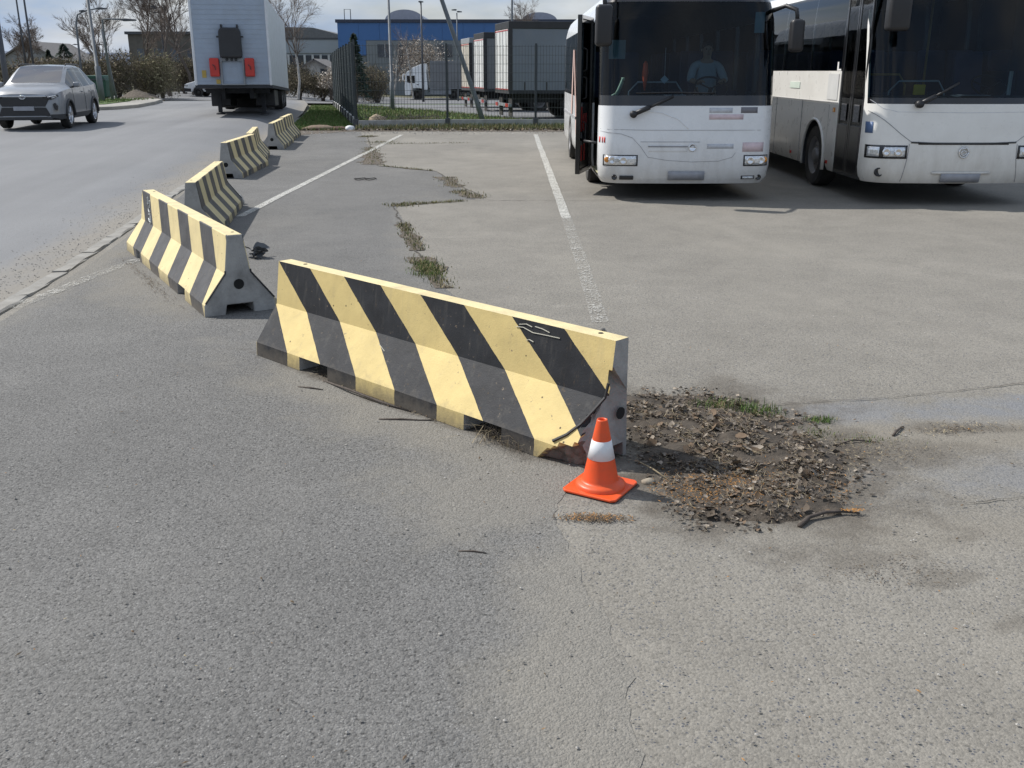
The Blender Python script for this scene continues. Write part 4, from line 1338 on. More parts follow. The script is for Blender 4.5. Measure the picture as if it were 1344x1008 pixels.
# red lettering on the corner and the side
M['redprint_refl'] = pm('red_print_and_reflection', (.60, .05, .045), .45)
bus1.patch('red_lettering_and_reflection', -1.238, -1.225, .82, .90, .003, M['redprint_refl'], B1, 2, 2, .002)
bus1.patch('red_lettering_and_reflection', -1.205, -1.195, .82, .90, .003, M['redprint_refl'], B1, 2, 2, .002)
bus1.patch('red_lettering_and_reflection', -1.18, -1.165, .82, .90, .003, M['redprint_refl'], B1, 2, 2, .002)
M['salmon'] = pm('faded_red_livery', (.58, .40, .35), .5)
b = MB()
b.add([(-1.262, 4.9, .62), (-1.262, 5.35, .62), (-1.262, 6.3, 2.2), (-1.262, 6.15, 2.2)], [(0, 1, 2, 3)])
b.add([(-1.262, 6.6, .95), (-1.262, 6.95, .95), (-1.262, 6.45, 2.2), (-1.262, 6.2, 2.2)], [(0, 1, 2, 3)])
b.build('livery_stripe', M['salmon'], B1, solid=.003)
b = MB()
b.box(-1.262, -1.247, 3.35, 9.7, .90, .95); b.build('rub_strip', M['grey_seam'], B1)
# wiper
p0 = bus1.P(*q1(836, 151), .05); p1 = bus1.P(*q1(856, 142), .06); p2 = bus1.P(*q1(885, 128), .03)
b = MB(); b.tube([p0, p1], .034, 8); b.tube([p1, p2], .020, 8); b.lathe([(.05, -.05), (.05, .03)], 14, tuple(p0), 'y'); b.build('wiper', M['black_plastic'], B1, smooth=True)
bus1.line('wiper_blade', [(-.75, 1.50), (-.2, 1.51), (.35, 1.50)], .012, M['black_plastic'], B1, .01)
mirror(B1, None, -1, [(-1.02, .62, 2.86), (-1.22, .25, 2.88), (-1.24, .02, 2.78), (-1.235, -.06, 2.64)], (-1.36, -1.13, -.16, .05, 2.12, 2.66), M['black_plastic'])
mirror(B1, None, 1, [(1.16, .45, 2.60), (1.30, .22, 2.66), (1.42, .10, 2.60), (1.43, .06, 2.46)], (1.34, 1.53, -.02, .16, 2.05, 2.48), M['black_plastic'])
# open door: leaf swung out and back, arms, step
leaf = MB()
leaf.box(-.035, .035, 0, .05, .0, 2.28); leaf.box(-.035, .035, .90, .95, .0, 2.28)
leaf.box(-.035, .035, .05, .90, 2.22, 2.28); leaf.box(-.035, .035, .05, .90, .0, .07)
dl = leaf.build('door', M['black_gloss'], B1, loc=(-1.51, .86, .30), bevel=.008)
dl.rotation_euler = (0, 0, RAD(-15))
b = MB(); b.box(-.012, .012, .05, .90, .07, 2.22); b.build('door_glass', M['doorglass'], dl)
b = MB()
for k, (ya, za, zb) in enumerate(((.16, .62, .98), (.34, .62, .88), (.52, .62, .88), (.20, .18, .42), (.42, .18, .46))):
    b = MB(); b.box(.0125, .016, ya, ya + .09, za, zb); b.build('red_lettering_and_reflection', M['redprint_refl'], dl)  # mirrored letters of the bus side, a reflection painted on the door glass
b = MB(); b.tube([(.02, .25, .5), (.12, -.05, .5), (.35, -.35, .5)], .02, 6); b.tube([(.02, .25, .62), (.06, .2, .62)], .02, 6); b.build('door_arm', M['black_plastic'], dl, smooth=True)
b = MB()
for z in (.45, 1.1, 1.5):
    b.tube([(.04, .12, z), (.09, .14, z + .02), (.09, .14, z + .3), (.04, .12, z + .32)], .013, 6)
b.build('door_handle', M['black_plastic'], dl, smooth=True)
b = MB(); b.box(-1.21, -.45, .43, 1.47, .30, .36); b.build('step', M['dark_lining'], B1)
b = MB(); b.box(-1.235, -1.17, .43, 1.47, .361, .372); b.build('step_edge', pm('yellow_step_edge', (.55, .52, .32), .7), B1)
b = MB(); b.box(-.86, -.45, .43, 1.47, .36, .60); b.box(-.47, -.35, .43, 1.47, .60, .846); b.build('step', M['dark_lining'], B1)
b = MB(); b.box(-1.22, -.3, .36, .425, .37, 1.0); b.build('door_jamb', M['dark_lining'], B1)
interior(bus1, B1, 1.40, .45)
# blinds, papers and hanging things behind the glass
b = MB(); b.box(.98, 1.12, .62, .64, 2.32, 2.60); b.build('sun_blind', M['blind'], B1)
b = MB(); b.box(-.98, -.72, 1.9, 1.92, 1.98, 2.26); b.build('curtain', M['blind'], B1)
b = MB(); b.box(-.28, .02, .45, .62, 1.462, 1.468); b.build('papers', pm('paper', (.6, .62, .64), .8), B1)
def drv(name, label, cat, bld, mat, loc, smooth=True):
    return tag(bld.build(name, mat, None, smooth=smooth, loc=loc), label, cat)
b = MB(); b.tube([(0, 0, 0), (0, 0, -.38)], .003, 4); b.prism([(-.06, -.44), (0, -.38), (.06, -.44), (0, -.50)], 'y', -.004, .004)
drv('windscreen_ornament', 'small pale diamond tag hanging behind the open door bus windscreen', 'ornament', b, pm('pale_tag', (.5, .55, .6), .6), (2.50 - .28, 14.15 + .62, 2.12), False)
b = MB(); b.lathe([(.01, .22), (.035, .18), (.045, .05), (.03, -.08), (.012, -.20)], 10)
drv('orange_plush', 'orange toy hanging on the handrail inside the open door bus', 'toy', b, M['orange'], (2.50 - .52, 14.15 + .95, 1.72))
b = MB(); b.tube([(0, 0, 0), (.05, 0, .10), (.09, 0, .20), (.10, 0, .27)], [.03, .028, .026, .008], 7); b.tube([(.02, 0, .05), (-.08, 0, .0)], [.02, .01], 6); b.tube([(.09, 0, .24), (.13, 0, .25)], [.03, .02], 7)
drv('green_toy', 'pale green toy figure on the dashboard corner of the bus', 'toy', b, pm('pale_green', (.42, .50, .34), .6), (2.50 - 1.0, 14.15 + .52, 1.44))

# ---- the driver: one continuous body, shirt and hair as children
def skin_fig(name, verts, edges, rad, mat, parent, root=0, sub=2, loc=(0, 0, 0)):
    me = bpy.data.meshes.new(name)
    me.from_pydata(verts, edges, [])
    me.materials.append(mat)
    o = bpy.data.objects.new(name, me); C.objects.link(o)
    o.location = loc
    if parent:
        o.parent = parent
    md = o.modifiers.new('skin', 'SKIN'); md.use_smooth_shade = True
    for i, r in enumerate(rad):
        sv = me.skin_vertices[0].data[i]
        sv.radius = (r, r) if not isinstance(r, tuple) else r
        sv.use_root = (i == root)
    s2 = o.modifiers.new('sub', 'SUBSURF'); s2.levels = sub; s2.render_levels = sub
    return o
skinm = pm('skin', (.42, .25, .17), .55, var=.05)
V = [(0, 0, 0), (0, .02, .18), (0, .03, .36), (0, .02, .50), (0, 0, .575), (0, -.02, .64), (0, -.02, .71), (0, 0, .78)]
E = [(0, 1), (1, 2), (2, 3), (3, 4), (4, 5), (5, 6), (6, 7)]
Rr = [.13, (.15, .11), (.17, .12), (.10, .085), .055, (.07, .085), (.08, .098), (.055, .07)]
for sx in (-1, 1):
    i = len(V)
    V += [(sx * .19, .01, .47), (sx * .26, -.13, .27), (sx * .17, -.33, .23), (sx * .15, -.40, .25)]
    E += [(3, i), (i, i + 1), (i + 1, i + 2), (i + 2, i + 3)]
    Rr += [.058, .045, .032, .03]
    for q in range(4):
        j = len(V)
        V += [(sx * (.16 - .018 * q), -.45, .27 - .006 * q), (sx * (.15 - .018 * q), -.465, .245 - .006 * q)]
        E += [(i + 3, j), (j, j + 1)]; Rr += [.009, .008]
    j = len(V); V += [(sx * .115, -.41, .27)]; E += [(i + 3, j)]; Rr += [.010]
    k = len(V)
    V += [(sx * .10, -.05, -.03), (sx * .12, -.45, .0), (sx * .12, -.50, -.42), (sx * .12, -.62, -.47)]
    E += [(0, k), (k, k + 1), (k + 1, k + 2), (k + 2, k + 3)]; Rr += [.095, .07, .048, .04]
dr = thing('person', 'driver in a pale shirt sitting at the bus wheel, hands on the rim', 'person', (2.50 + .45, 14.15 + 1.30, 1.40))
skin_fig('body', V, E, Rr, skinm, dr)
skin_fig('shirt', [V[0], V[1], V[2], V[3], (0, .005, .555), V[8], tuple(lerp(a, c, .96) for a, c in zip(V[8], V[9])), (V[9][0], V[9][1] - .06, V[9][2] - .01)] + [(-V[8][0] if False else .19, .01, .47), (.26, -.13, .27), (.235, -.19, .26)],
         [(0, 1), (1, 2), (2, 3), (3, 4), (3, 5), (5, 6), (6, 7), (3, 8), (8, 9), (9, 10)], [.145, (.175, .135), (.195, .145), (.125, .105), .066, .075, .062, .052, .075, .062, .052], pm('pale_shirt', (.40, .42, .44), .85, bmp=.3, bscale=12), dr)
b = MB(); b.lathe([(.082, .0), (.090, .03), (.078, .075), (.03, .105), (.001, .108)], 14, (0, .012, .725)); b.build('hair', pm('dark_hair', (.03, .022, .018), .8), dr, smooth=True)
b = MB(); b.tube([(0, -.105, .70), (0, -.128, .675), (0, -.112, .663)], [.008, .014, .010], 6); b.build('nose', skinm, dr, smooth=True)
for sx in (-1, 1):
    b = MB(); b.lathe([(.001, -.012), (.009, -.007), (.011, 0), (.001, .01)], 10, (sx * .032, -.104, .712), 'y', close=False); b.build('eye', M['black_gloss'], dr, smooth=True)
    b = MB(); b.lathe([(.001, -.012), (.022, -.006), (.026, .004), (.001, .008)], 10, (sx * .082, .0, .70), 'x', close=False); b.build('ear', skinm, dr, smooth=True)
b = MB(); b.tube([(-.025, -.104, .640), (0, -.112, .637), (.025, -.104, .640)], [.003, .005, .003], 5); b.build('mouth', pm('lips', (.30, .12, .10), .6), dr)

# ---- second bus: closed black double door
b2_win = [(1.62, 3.2), (3.22, 4.9), (4.92, 6.6), (6.62, 8.3), (8.32, 10.4)]
def cell2(z0, z1, a, b):
    zc = (z0 + z1) / 2
    side = a[0] if a[0] in 'LR' and b[0] in 'LR' else None
    if side:
        yc = (a[1] + b[1]) / 2
        if side == 'L' and .5 < yc < 1.55 and zc < 2.95:
            return None
        if side == 'L' and 2.0 < yc < 3.3 and zc < 1.30:
            return None
        if 1.80 < zc < 2.95:
            for k, (p, q) in enumerate(b2_win):
                if p < yc < q:
                    return 'side_window#%s%d' % (side, k)
            return 'pillar#%s%.1f' % (side, yc)
        if side == 'R' and zc > 1.37 and zc < 2.95 and .5 < yc < 1.5:
            return 'side_window#R9'
        return 'body'
    if 1.37 < zc < 2.98:
        if a[0] == 'L' or b[0] == 'R':
            return 'body'
        if 1.37 < zc < 1.45 or zc > 2.86:
            return 'windscreen_mask#%d' % (zc > 2)
        return 'windscreen'
    return 'body'
ly2 = [.36, .48, 1.58, 1.62, 2.0, 3.2, 3.22, 3.3, 4.9, 4.92, 6.6, 6.62, 8.3, 8.32, 10.4, 10.8]
bus2 = Bus(dict(W=1.275, L=10.8, rc=.30, bow=.10, door_open=False,
    dW=[(.31, -.06), (.38, -.02), (.5, 0), (2.5, -.01), (2.86, -.05), (2.98, -.09), (3.08, -.18), (3.15, -.35), (3.18, -.65)],
    yf=[(.31, .05), (.40, .01), (.55, 0), (.86, .01), (1.37, .06), (2.98, .42), (3.08, .52), (3.15, .70), (3.18, 1.0)],
    zs=[.31, .38, .5, .86, 1.30, 1.37, 1.45, 1.80, 2.1, 2.4, 2.7, 2.86, 2.95, 2.98, 3.08, 3.15, 3.18],
    ly=ly2, ry=ly2, fxs=[-1, -.75, -.5, -.25, 0, .25, .5, .75, 1]))
bus2.cell = cell2
bus2.pmats = {'body': ([M['cream_paint'], M['dark_lining']], .03, 1), 'pillar': ([M['black_gloss'], M['dark_lining']], .03, 1), 'windscreen_mask': ([M['black_gloss'], M['dark_lining']], .02, 1), 'windscreen': (M['wind'], 0, 0), 'side_window': (M['sideglass'], 0, 0)}
B2 = thing('bus', 'cream white bus with closed black double door and dark side windows', 'bus', (6.20, 13.62, 0), 0, 'buses parked in the lot')
bus2.shell(B2)
bus2.arch_panel(B2, -1, 2.0, 3.3, .31, 1.30, 2.66, .48, .58, M['cream_paint'])
for x, sd in ((-1.11, -1), (1.11, 1)):
    wheel(B2, x, 2.66, .49, .28, sd, .30, M['rim'])
    wheel(B2, x, 8.0, .49, .36, sd, .30, M['rim'])
b = MB(); b.box(-1.12, 1.12, .5, 10.5, .33, .44); b.build('underbody', M['dark_lining'], B2)
def q2(px, py):
    return (px - 1258) / 100.0, 1.37 - (py - 137) * .0103
# closed door: two leaves with glass
for k, (y0, y1) in enumerate(((.50, 1.03), (1.045, 1.57))):
    b = MB()
    b.box(-1.268, -1.235, y0, y0 + .06, .36, 2.92); b.box(-1.268, -1.235, y1 - .06, y1, .36, 2.92)
    b.box(-1.268, -1.235, y0 + .06, y1 - .06, .36, 1.05); b.box(-1.268, -1.235, y0 + .06, y1 - .06, 2.84, 2.92)
    d = b.build('door', M['black_gloss'], B2, bevel=.01)
    b = MB(); b.box(-1.258, -1.248, y0 + .06, y1 - .06, 1.05, 2.84); b.build('door_glass', M['sideglass'], d)
    b = MB()
    b.add([(-1.271, y0 + .15, 1.10), (-1.271, y1 - .15, 1.10), (-1.271, y1 - .15, 1.34), (-1.271, y0 + .15, 1.34)], [(0, 1, 2, 3)])
    nm = b.build('door_sticker', pm('door_sticker_print', (.16, .16, .165), .5, var=.6, scale=30), d, solid=.002)
b = MB(); b.box(-1.255, -1.20, .47, 1.60, .32, .36); b.build('door_sill', M['black_plastic'], B2)
# side seams and small lamps
b = MB()
b.box(-1.279, -1.272, 1.6, 2.05, 1.335, 1.345); b.box(-1.279, -1.272, 2.0, 10.6, 1.335, 1.345)
b.build('side_seam', SEAM, B2)
for y in (3.45, 5.1, 6.8):
    b = MB(); b.box(-1.2785, -1.272, y, y + .012, .33, 1.33); b.build('side_seam', SEAM, B2)
b = MB(); b.box(-1.287, -1.27, 1.70, 1.80, 1.20, 1.27); b.build('side_indicator', M['amber'], B2, bevel=.01)
b = MB(); b.box(-1.284, -1.27, 1.86, 1.93, .42, .47); b.build('side_reflector', M['red_lens'], B2)
b = MB(); b.box(-1.284, -1.27, 3.9, 3.97, .42, .47); b.build('side_reflector', M['red_lens'], B2)
M['stk_mint'] = pm('faded_green_sticker', (.62, .70, .62), .5, var=.06)
M['stk_pale'] = pm('pale_grey_sticker', (.60, .60, .59), .5, var=.08)
b = MB(); b.box(-1.281, -1.27, 3.7, 4.3, 1.52, 1.62); b.build('sticker', M['stk_mint'], B2)
b = MB(); b.box(-1.281, -1.27, 1.66, 2.15, 1.38, 1.76); b.build('sticker', M['stk_pale'], B2)
# white L-shaped print at the window foot
b = MB(); b.box(-1.272, -1.262, 1.74, 1.80, 1.83, 1.93); b.box(-1.272, -1.262, 1.62, 1.80, 1.805, 1.829); b.build('window_mark', pm('white_print', (.75, .74, .73), .6), B2)
# front
bus2.line('seam', [q2(1133, 146), q2(1150, 158), q2(1170, 174), q2(1184, 184), q2(1190, 187)], .005, SEAM, B2)
bus2.line('seam', [(-q2(1133, 146)[0], q2(0, 146)[1]), (.88, q2(0, 174)[1]), (.74, q2(0, 184)[1]), (.68, q2(0, 187)[1])], .005, SEAM, B2)
bus2.line('seam', [q2(1134, 132), q2(1146, 142), q2(1165, 147), q2(1258, 148), q2(1350, 147), q2(1370, 142)], .003, M['stk_grey'], B2, -.001)
bus2.patch('bonnet_gap', -.62, .62, q2(0, 189)[1], q2(0, 186)[1], .003, M['black_gloss'], B2, 14, 2, .004)
bus2.line('bonnet_gap', [(-.72, q2(0, 186)[1]), (-.3, q2(0, 187.5)[1]), (.3, q2(0, 187.5)[1]), (.72, q2(0, 186)[1])], .013, M['black_gloss'], B2, .001)
for sx in (-1, 1):
    bus2.line('seam', [(sx * .74, q2(0, 188)[1]), (sx * .75, .66), (sx * .80, .33)], .004, SEAM, B2)
    xa, xb = (-1.255, -.76) if sx < 0 else (.76, 1.255)
    h = bus2.patch('headlight', xa, xb, .645, .825, .004, M['black_gloss'], B2, 12, 3, .02)
    e = .02
    if sx < 0:
        segs = [(xa + .02, xa + .14), (xa + .19, xb - .03)]
    else:
        segs = [(xb - .14, xb - .02), (xa + .03, xb - .19)]
    for (s0, s1) in segs:
        bus2.patch('lens', s0, s1, .67, .80, .010, M['lens'], h, 8, 3, .006)
    for xx in ((xb - .12, xb - .27) if sx < 0 else (xa + .12, xa + .27)):
        p = bus2.P(xx, .735, .013)
        b = MB(); b.lathe([(.058, 0), (.054, -.012), (.03, -.004), (.001, .002)], 18, tuple(p), 'y', close=False); b.build('lamp', M['chrome'], h, smooth=True)
    p = bus2.P(sx * 1.09, .46, .002)
    b = MB(); b.lathe([(.062, .03), (.062, -.002), (.045, -.008), (.040, .01), (.001, .012)], 20, tuple(p), 'y', close=False); b.build('fog_lamp', M['black_plastic'], B2, smooth=True)
pl = bus2.patch('number_plate', -.27, .27, .335, .45, .018, M['plate'], B2, 4, 2, .008)
bus2.patch('blue_band', -.27, -.21, .337, .448, .021, M['plate_blue'], pl, 2, 2, .003)
bus2.patch('plate_recess', -.40, .40, .44, .475, .006, M['cream_paint'], B2, 6, 2, .01)
p = bus2.P(0, .735, .014)
b = MB()
b.tube([(p.x + .062 * math.cos(a * .35), p.y, p.z + .072 * math.sin(a * .35)) for a in range(19)], .009, 6)
b.tube([(p.x + .035 * math.cos(a * .4), p.y - .004, p.z + .03 * math.sin(a * .4) - .01) for a in range(17)], .007, 5)
b.tube([(p.x - .04, p.y - .003, p.z + .04), (p.x, p.y - .006, p.z + .055), (p.x + .04, p.y - .003, p.z + .04)], .008, 5)
b.build('emblem', M['chrome'], B2, smooth=True)
bus2.patch('sticker', -1.262, -1.20, .98, 1.13, .003, M['plate_blue'], B2, 3, 2, .002)
p0 = bus2.P(*q2(1191, 137.5), .05); p1 = bus2.P(*q2(1212, 128), .07); p2 = bus2.P(*q2(1243, 111), .03)
b = MB(); b.tube([p0, p1], .032, 8); b.tube([p1, p2], .018, 8); b.lathe([(.05, -.05), (.05, .03)], 14, tuple(p0), 'y'); b.build('wiper', M['black_plastic'], B2, smooth=True)
mirror(B2, None, -1, [(-1.0, .75, 3.0), (-1.15, .35, 3.02), (-1.18, .1, 2.95), (-1.16, .02, 2.85)], (-1.27, -.98, -.14, .08, 2.30, 2.98), M['black_plastic'])
mirror(B2, None, 1, [(1.0, .75, 3.0), (1.2, .35, 3.02), (1.3, .1, 2.95), (1.3, .02, 2.85)], (1.2, 1.45, -.14, .08, 2.30, 2.98), M['black_plastic'])
interior(bus2, B2, 1.42, .62)
b = MB(); b.box(-.62, -.46, .42, .46, 1.48, 1.62); tag(b.build('yellow_card', pm('yellow_plastic', (.75, .48, .02), .5), None, bevel=.01, loc=(6.2, 13.62, 0)), 'yellow box on the dashboard of the cream bus', 'box')
b = MB(); b.box(-.05, .45, .40, .55, 1.475, 1.48); b.build('papers', pm('paper_sheets', (.5, .52, .54), .8), B2)
M['rail_y'] = pm('ochre_rail', (.35, .20, .06), .6)
b = MB(); b.tube([(-1.0, 1.2, 1.75), (-.55, 1.2, 1.75), (-.45, 1.2, 1.6), (-.45, 1.2, .85)], .018, 6); b.tube([(.1, 1.9, .85), (.1, 1.9, 2.9)], .018, 6); b.build('handrail', M['rail_y'], B2, smooth=True)
# ================================================================ silver SUV
M['silver'] = pm('silver_car_paint', (.25, .26, .275), .34, .2, var=.02, coat=.6)
M['clad'] = pm('dark_cladding', (.045, .047, .05), .6)
CAR = thing('car', 'silver SUV driving along the road towards the barriers', 'car', (-13.05, 26.9, .285), RAD(9))
def archz(y, base):
    for yc in (.95, 3.62):
        d = abs(y - yc)
        if d < .40:
            return max(base, .34 + math.sqrt(max(0, .40 ** 2 - d * d)) * .98)
    return base
ST = [  # y, w_low, w_mid, w_sh, z_sh, (w_g, z_g), (w_r, z_r), z_c
    (0.00, .66, .74, .70, .84, .58, .90, .30, .925, .93), (.06, .78, .82, .77, .89, .62, .945, .32, .97, .975), (.18, .87, .88, .83, .94, .66, 1.0, .35, 1.025, 1.03),
    (.40, .905, .915, .87, .98, .69, 1.05, .38, 1.075, 1.08), (.8, .92, .925, .895, 1.02, .73, 1.10, .42, 1.125, 1.13), (1.22, .92, .925, .905, 1.05, .77, 1.13, .44, 1.165, 1.175),
    (1.32, .92, .925, .905, 1.055, .765, 1.19, .66, 1.22, 1.235), (1.72, .92, .925, .905, 1.065, .71, 1.40, .62, 1.44, 1.46), (2.12, .92, .925, .905, 1.075, .66, 1.575, .57, 1.635, 1.66),
    (2.85, .92, .925, .905, 1.09, .64, 1.615, .55, 1.675, 1.69), (3.5, .92, .925, .905, 1.11, .63, 1.585, .54, 1.655, 1.675), (3.98, .915, .92, .895, 1.14, .625, 1.50, .54, 1.60, 1.63),
    (4.25, .90, .91, .87, 1.15, .64, 1.33, .56, 1.45, 1.50), (4.42, .86, .88, .83, 1.10, .64, 1.15, .50, 1.18, 1.20), (4.58, .78, .80, .74, .95, .6, .99, .4, 1.0, 1.01)]
def interp_st(y):
    for a, c in zip(ST, ST[1:]):
        if y <= c[0] + 1e-9:
            t = (y - a[0]) / (c[0] - a[0])
            return [lerp(p, q, t) for p, q in zip(a, c)]
    return list(ST[-1])
yst = sorted({s[0] for s in ST} | {.95 - .4 + .08 * k for k in range(11)} | {3.62 - .4 + .08 * k for k in range(11)} | {2.62, 2.70, 3.44})
rows = []
for y in yst:
    s = interp_st(y)
    zl = archz(y, .27 if y > .1 else .30)
    zl2 = max(zl + .06, .40)
    rows.append([(s[1] - .02, zl), (s[1], zl2), (s[2], max(.78, zl2 + .03)), (s[3], s[4]), (s[5], s[6]), (s[7], s[8]), (0, s[9])])
parts = {}
def carcell(j, ya, yb):
    ym = (ya + yb) / 2
    if j == 0:
        return 'cladding'
    if j == 3 and 1.32 < ym < 4.0:
        if 2.60 < ym < 2.72 or 3.40 < ym < 3.5:
            return 'pillar'
        return 'side_window' if ym < 3.98 else 'body'
    if j >= 4 and 1.25 < ym < 2.11:
        return 'windscreen' if j == 5 else 'body'
    if j == 4 and 1.3 < ym < 2.1:
        return 'body'
    if j == 5 and 4.0 < ym < 4.42:
        return 'rear_window'
    return 'body'
for i in range(len(yst) - 1):
    for sx in (-1, 1):
        for j in range(6):
            nm = carcell(j, yst[i], yst[i + 1])
            b = parts.setdefault(nm + ('#%d%d' % (sx, 0 if yst[i] < 2.65 else (1 if yst[i] < 3.45 else 2)) if nm == 'side_window' else ('#%d' % sx if nm in ('cladding', 'pillar') else '')), MB())
            A, B_ = rows[i][j], rows[i][j + 1]; Cc, D = rows[i + 1][j], rows[i + 1][j + 1]
            b.add([(sx * A[0], yst[i], A[1]), (sx * Cc[0], yst[i + 1], Cc[1]), (sx * D[0], yst[i + 1], D[1]), (sx * B_[0], yst[i], B_[1])], [(0, 1, 2, 3)])
for i in (0, -1):
    ring = [(-w, yst[i], z) for w, z in rows[i][:-1]] + [(w, yst[i], z) for w, z in reversed(rows[i])]
    parts['body'].add(ring, [tuple(range(len(ring)))])
cm = {'body': [M['silver'], M['dark_lining']], 'cladding': M['clad'], 'side_window': M['carglass'], 'windscreen': M['carwind'], 'rear_window': M['carglass'], 'pillar': M['black_gloss']}
for nm, b in parts.items():
    k = nm.split('#')[0]
    b.build(k, cm[k], CAR, smooth=2, merge=True, solid=.02 if k == 'body' else 0, soff=1)
for x, sd in ((-.80, -1), (.80, 1)):
    for y in (.95, 3.62):
        wheel(CAR, x, y, .355, .22, sd, .24, M['alloy'], 5)
        b = MB(); b.tube([(sd * .928, y + .42 * math.cos(a), .34 + .42 * math.sin(a)) for a in [PI * k / 12 for k in range(13)]], .035, 6); b.build('arch_trim', M['clad'], CAR, smooth=True)
b = MB(); b.box(-.80, .80, .25, 4.4, .24, .36); b.box(-.70, .70, 1.3, 4.2, .36, .62); b.build('underbody', M['dark_lining'], CAR)
def fb(pts, y0, y1, name, mat, parent=CAR, bevel=.01):
    b = MB(); b.prism(pts, 'y', y0, y1); return b.build(name, mat, parent, bevel=bevel)
fb([(-.62, .84), (.62, .84), (.66, .80), (.54, .60), (-.54, .60), (-.66, .80)], -.02, .05, 'grille', M['black_plastic'])
fb([(-.60, .855), (.60, .855), (.58, .885), (-.58, .885)], -.035, .03, 'grille_bar', M['chrome'])
fb([(-.56, .575), (.56, .575), (.66, .36), (-.66, .36)], -.025, .05, 'lower_intake', M['black_plastic'])
fb([(-.54, .585), (.54, .585), (.54, .605), (-.54, .605)], -.035, .03, 'grille_bar', M['silver'])
fb([(-.58, .33), (.58, .33), (.54, .365), (-.54, .365)], -.045, .03, 'skid_trim', M['silver'])
fb([(-.66, .26), (.66, .26), (.72, .33), (-.72, .33)], -.02, .06, 'bumper_lip', M['clad'])
fb([(-.26, .50), (.26, .50), (.26, .61), (-.26, .61)], -.05, -.02, 'number_plate', M['plate'], bevel=.004)
b = MB(); b.tube([(.075 * math.cos(a * .35), -.042, .845 + .05 * math.sin(a * .35)) for a in range(19)], .010, 6); b.tube([(.03 * math.cos(a * .42), -.045, .845 + .048 * math.sin(a * .42)) for a in range(16)], .008, 5); b.build('emblem', M['chrome'], CAR, smooth=True)
for sx in (-1, 1):
    b = MB()
    pts = [(sx * .50, -.025, .845), (sx * .66, -.02, .875), (sx * .785, .05, .90), (sx * .85, .17, .915), (sx * .875, .17, .865), (sx * .82, .035, .83), (sx * .735, -.015, .785), (sx * .60, -.025, .795)]
    pts2 = [(x * 1.004, y - .015, z) for x, y, z in pts]
    b.add(pts + pts2, [tuple(range(8)), tuple(range(8, 16))] + [(i, (i + 1) % 8, 8 + (i + 1) % 8, 8 + i) for i in range(8)])
    h = b.build('headlight', M['black_gloss'], CAR, bevel=.006)
    b = MB(); b.tube([(sx * .64, -.045, .845), (sx * .74, -.02, .868), (sx * .82, .06, .885), (sx * .835, .07, .86), (sx * .74, -.03, .82)], .015, 6); b.build('light_guide', M['lens'], h, smooth=True)
    b = MB(); b.prism([(sx * .74, .66), (sx * .80, .70), (sx * .84, .62), (sx * .82, .50), (sx * .77, .54)], 'y', -.012, .16); b.build('fog_surround', M['black_plastic'], CAR)
    m = MB(); m.box(sx * .92 if sx > 0 else -1.10, 1.10 if sx > 0 else -.92, 1.50, 1.62, 1.08, 1.22)
    mm = m.build('mirror', M['silver'], CAR, bevel=.045, segs=3)
    b = MB(); b.tube([(sx * .88, 1.55, 1.08), (sx * .97, 1.56, 1.12)], .03, 6); b.build('mirror_foot', M['black_plastic'], mm)
    for y in (2.35, 3.2):
        b = MB(); b.box(min(sx * .92, sx * .945), max(sx * .92, sx * .945), y, y + .2, .93, .965); b.build('door_handle', M['silver'], CAR, bevel=.01)
    b = MB(); b.tube([(sx * .62, 2.15, 1.665), (sx * .60, 2.3, 1.70), (sx * .59, 3.5, 1.695), (sx * .595, 3.7, 1.65)], .018, 6); b.build('roof_rail', M['black_plastic'], CAR, smooth=True)
    for y in (1.42, 2.66, 3.44):
        b = MB(); b.tube([(sx * .929, y, .42), (sx * .930, y, .78), (sx * .908, y, 1.05)], .004, 4); b.build('door_seam', M['black_plastic'], CAR)
for sx in (-.4, .4):
    b = MB(); b.prism([(1.9, .5), (2.4, .5), (2.42, .62), (2.52, 1.25), (2.42, 1.28), (2.28, .68), (1.9, .66)], 'x', sx - .22, sx + .22); b.build('seat', M['dark_lining'], CAR, bevel=.03)

# ================================================================ box trailer on the left, propped on its landing legs
M['tr_front'] = pm('pale_blue_grey_panel', (.34, .40, .48), .5, var=.05, dirt=(.28, .29, .30), dirt_amt=.3)
M['tr_side'] = pm('white_trailer_side', (.66, .68, .70), .45, var=.05, dirt=(.36, .35, .34), dirt_amt=.35)
M['redbox'] = pm('red_box', (.50, .035, .025), .45, var=.1)
TL = thing('box_trailer', 'tall white box trailer with two red boxes on its ribbed front, standing on the road', 'trailer', (-9.5, 34.6, .28), RAD(9.8))
TL.rotation_euler = (RAD(-1.5), 0, RAD(9.8))
z0_, z1_ = 1.06, 3.96
b = MB(); b.box(-1.24, 1.24, .03, 12.6, z0_, z1_ - .02); b.build('box', M['tr_side'], TL, bevel=.03)
b = MB(); b.box(-1.19, 1.19, .012, .034, z0_ + .02, z1_ - .06); b.build('front_panel', M['tr_front'], TL)
for k in range(17):
    z = z0_ + .12 + k * .153
    b = MB(); b.box(-1.17, 1.17, .004, .016, z, z + .022); b.build('rib', M['tr_front'], TL)
for sx in (-1, 1):
    b = MB(); b.box(sx * 1.235 - .045, sx * 1.235 + .045, -.01, .12, z0_ - .02, z1_); b.build('corner_post', M['tr_side'], TL, bevel=.03)
b = MB(); b.box(-1.20, 1.20, -.005, .1, z1_ - .06, z1_ + .004); b.build('top_rail', M['tr_side'], TL, bevel=.02)
b = MB(); b.box(-1.28, 1.28, .0, 12.6, z0_ - .10, z0_ - .004); b.build('floor_rail', M['dark_lining'], TL)
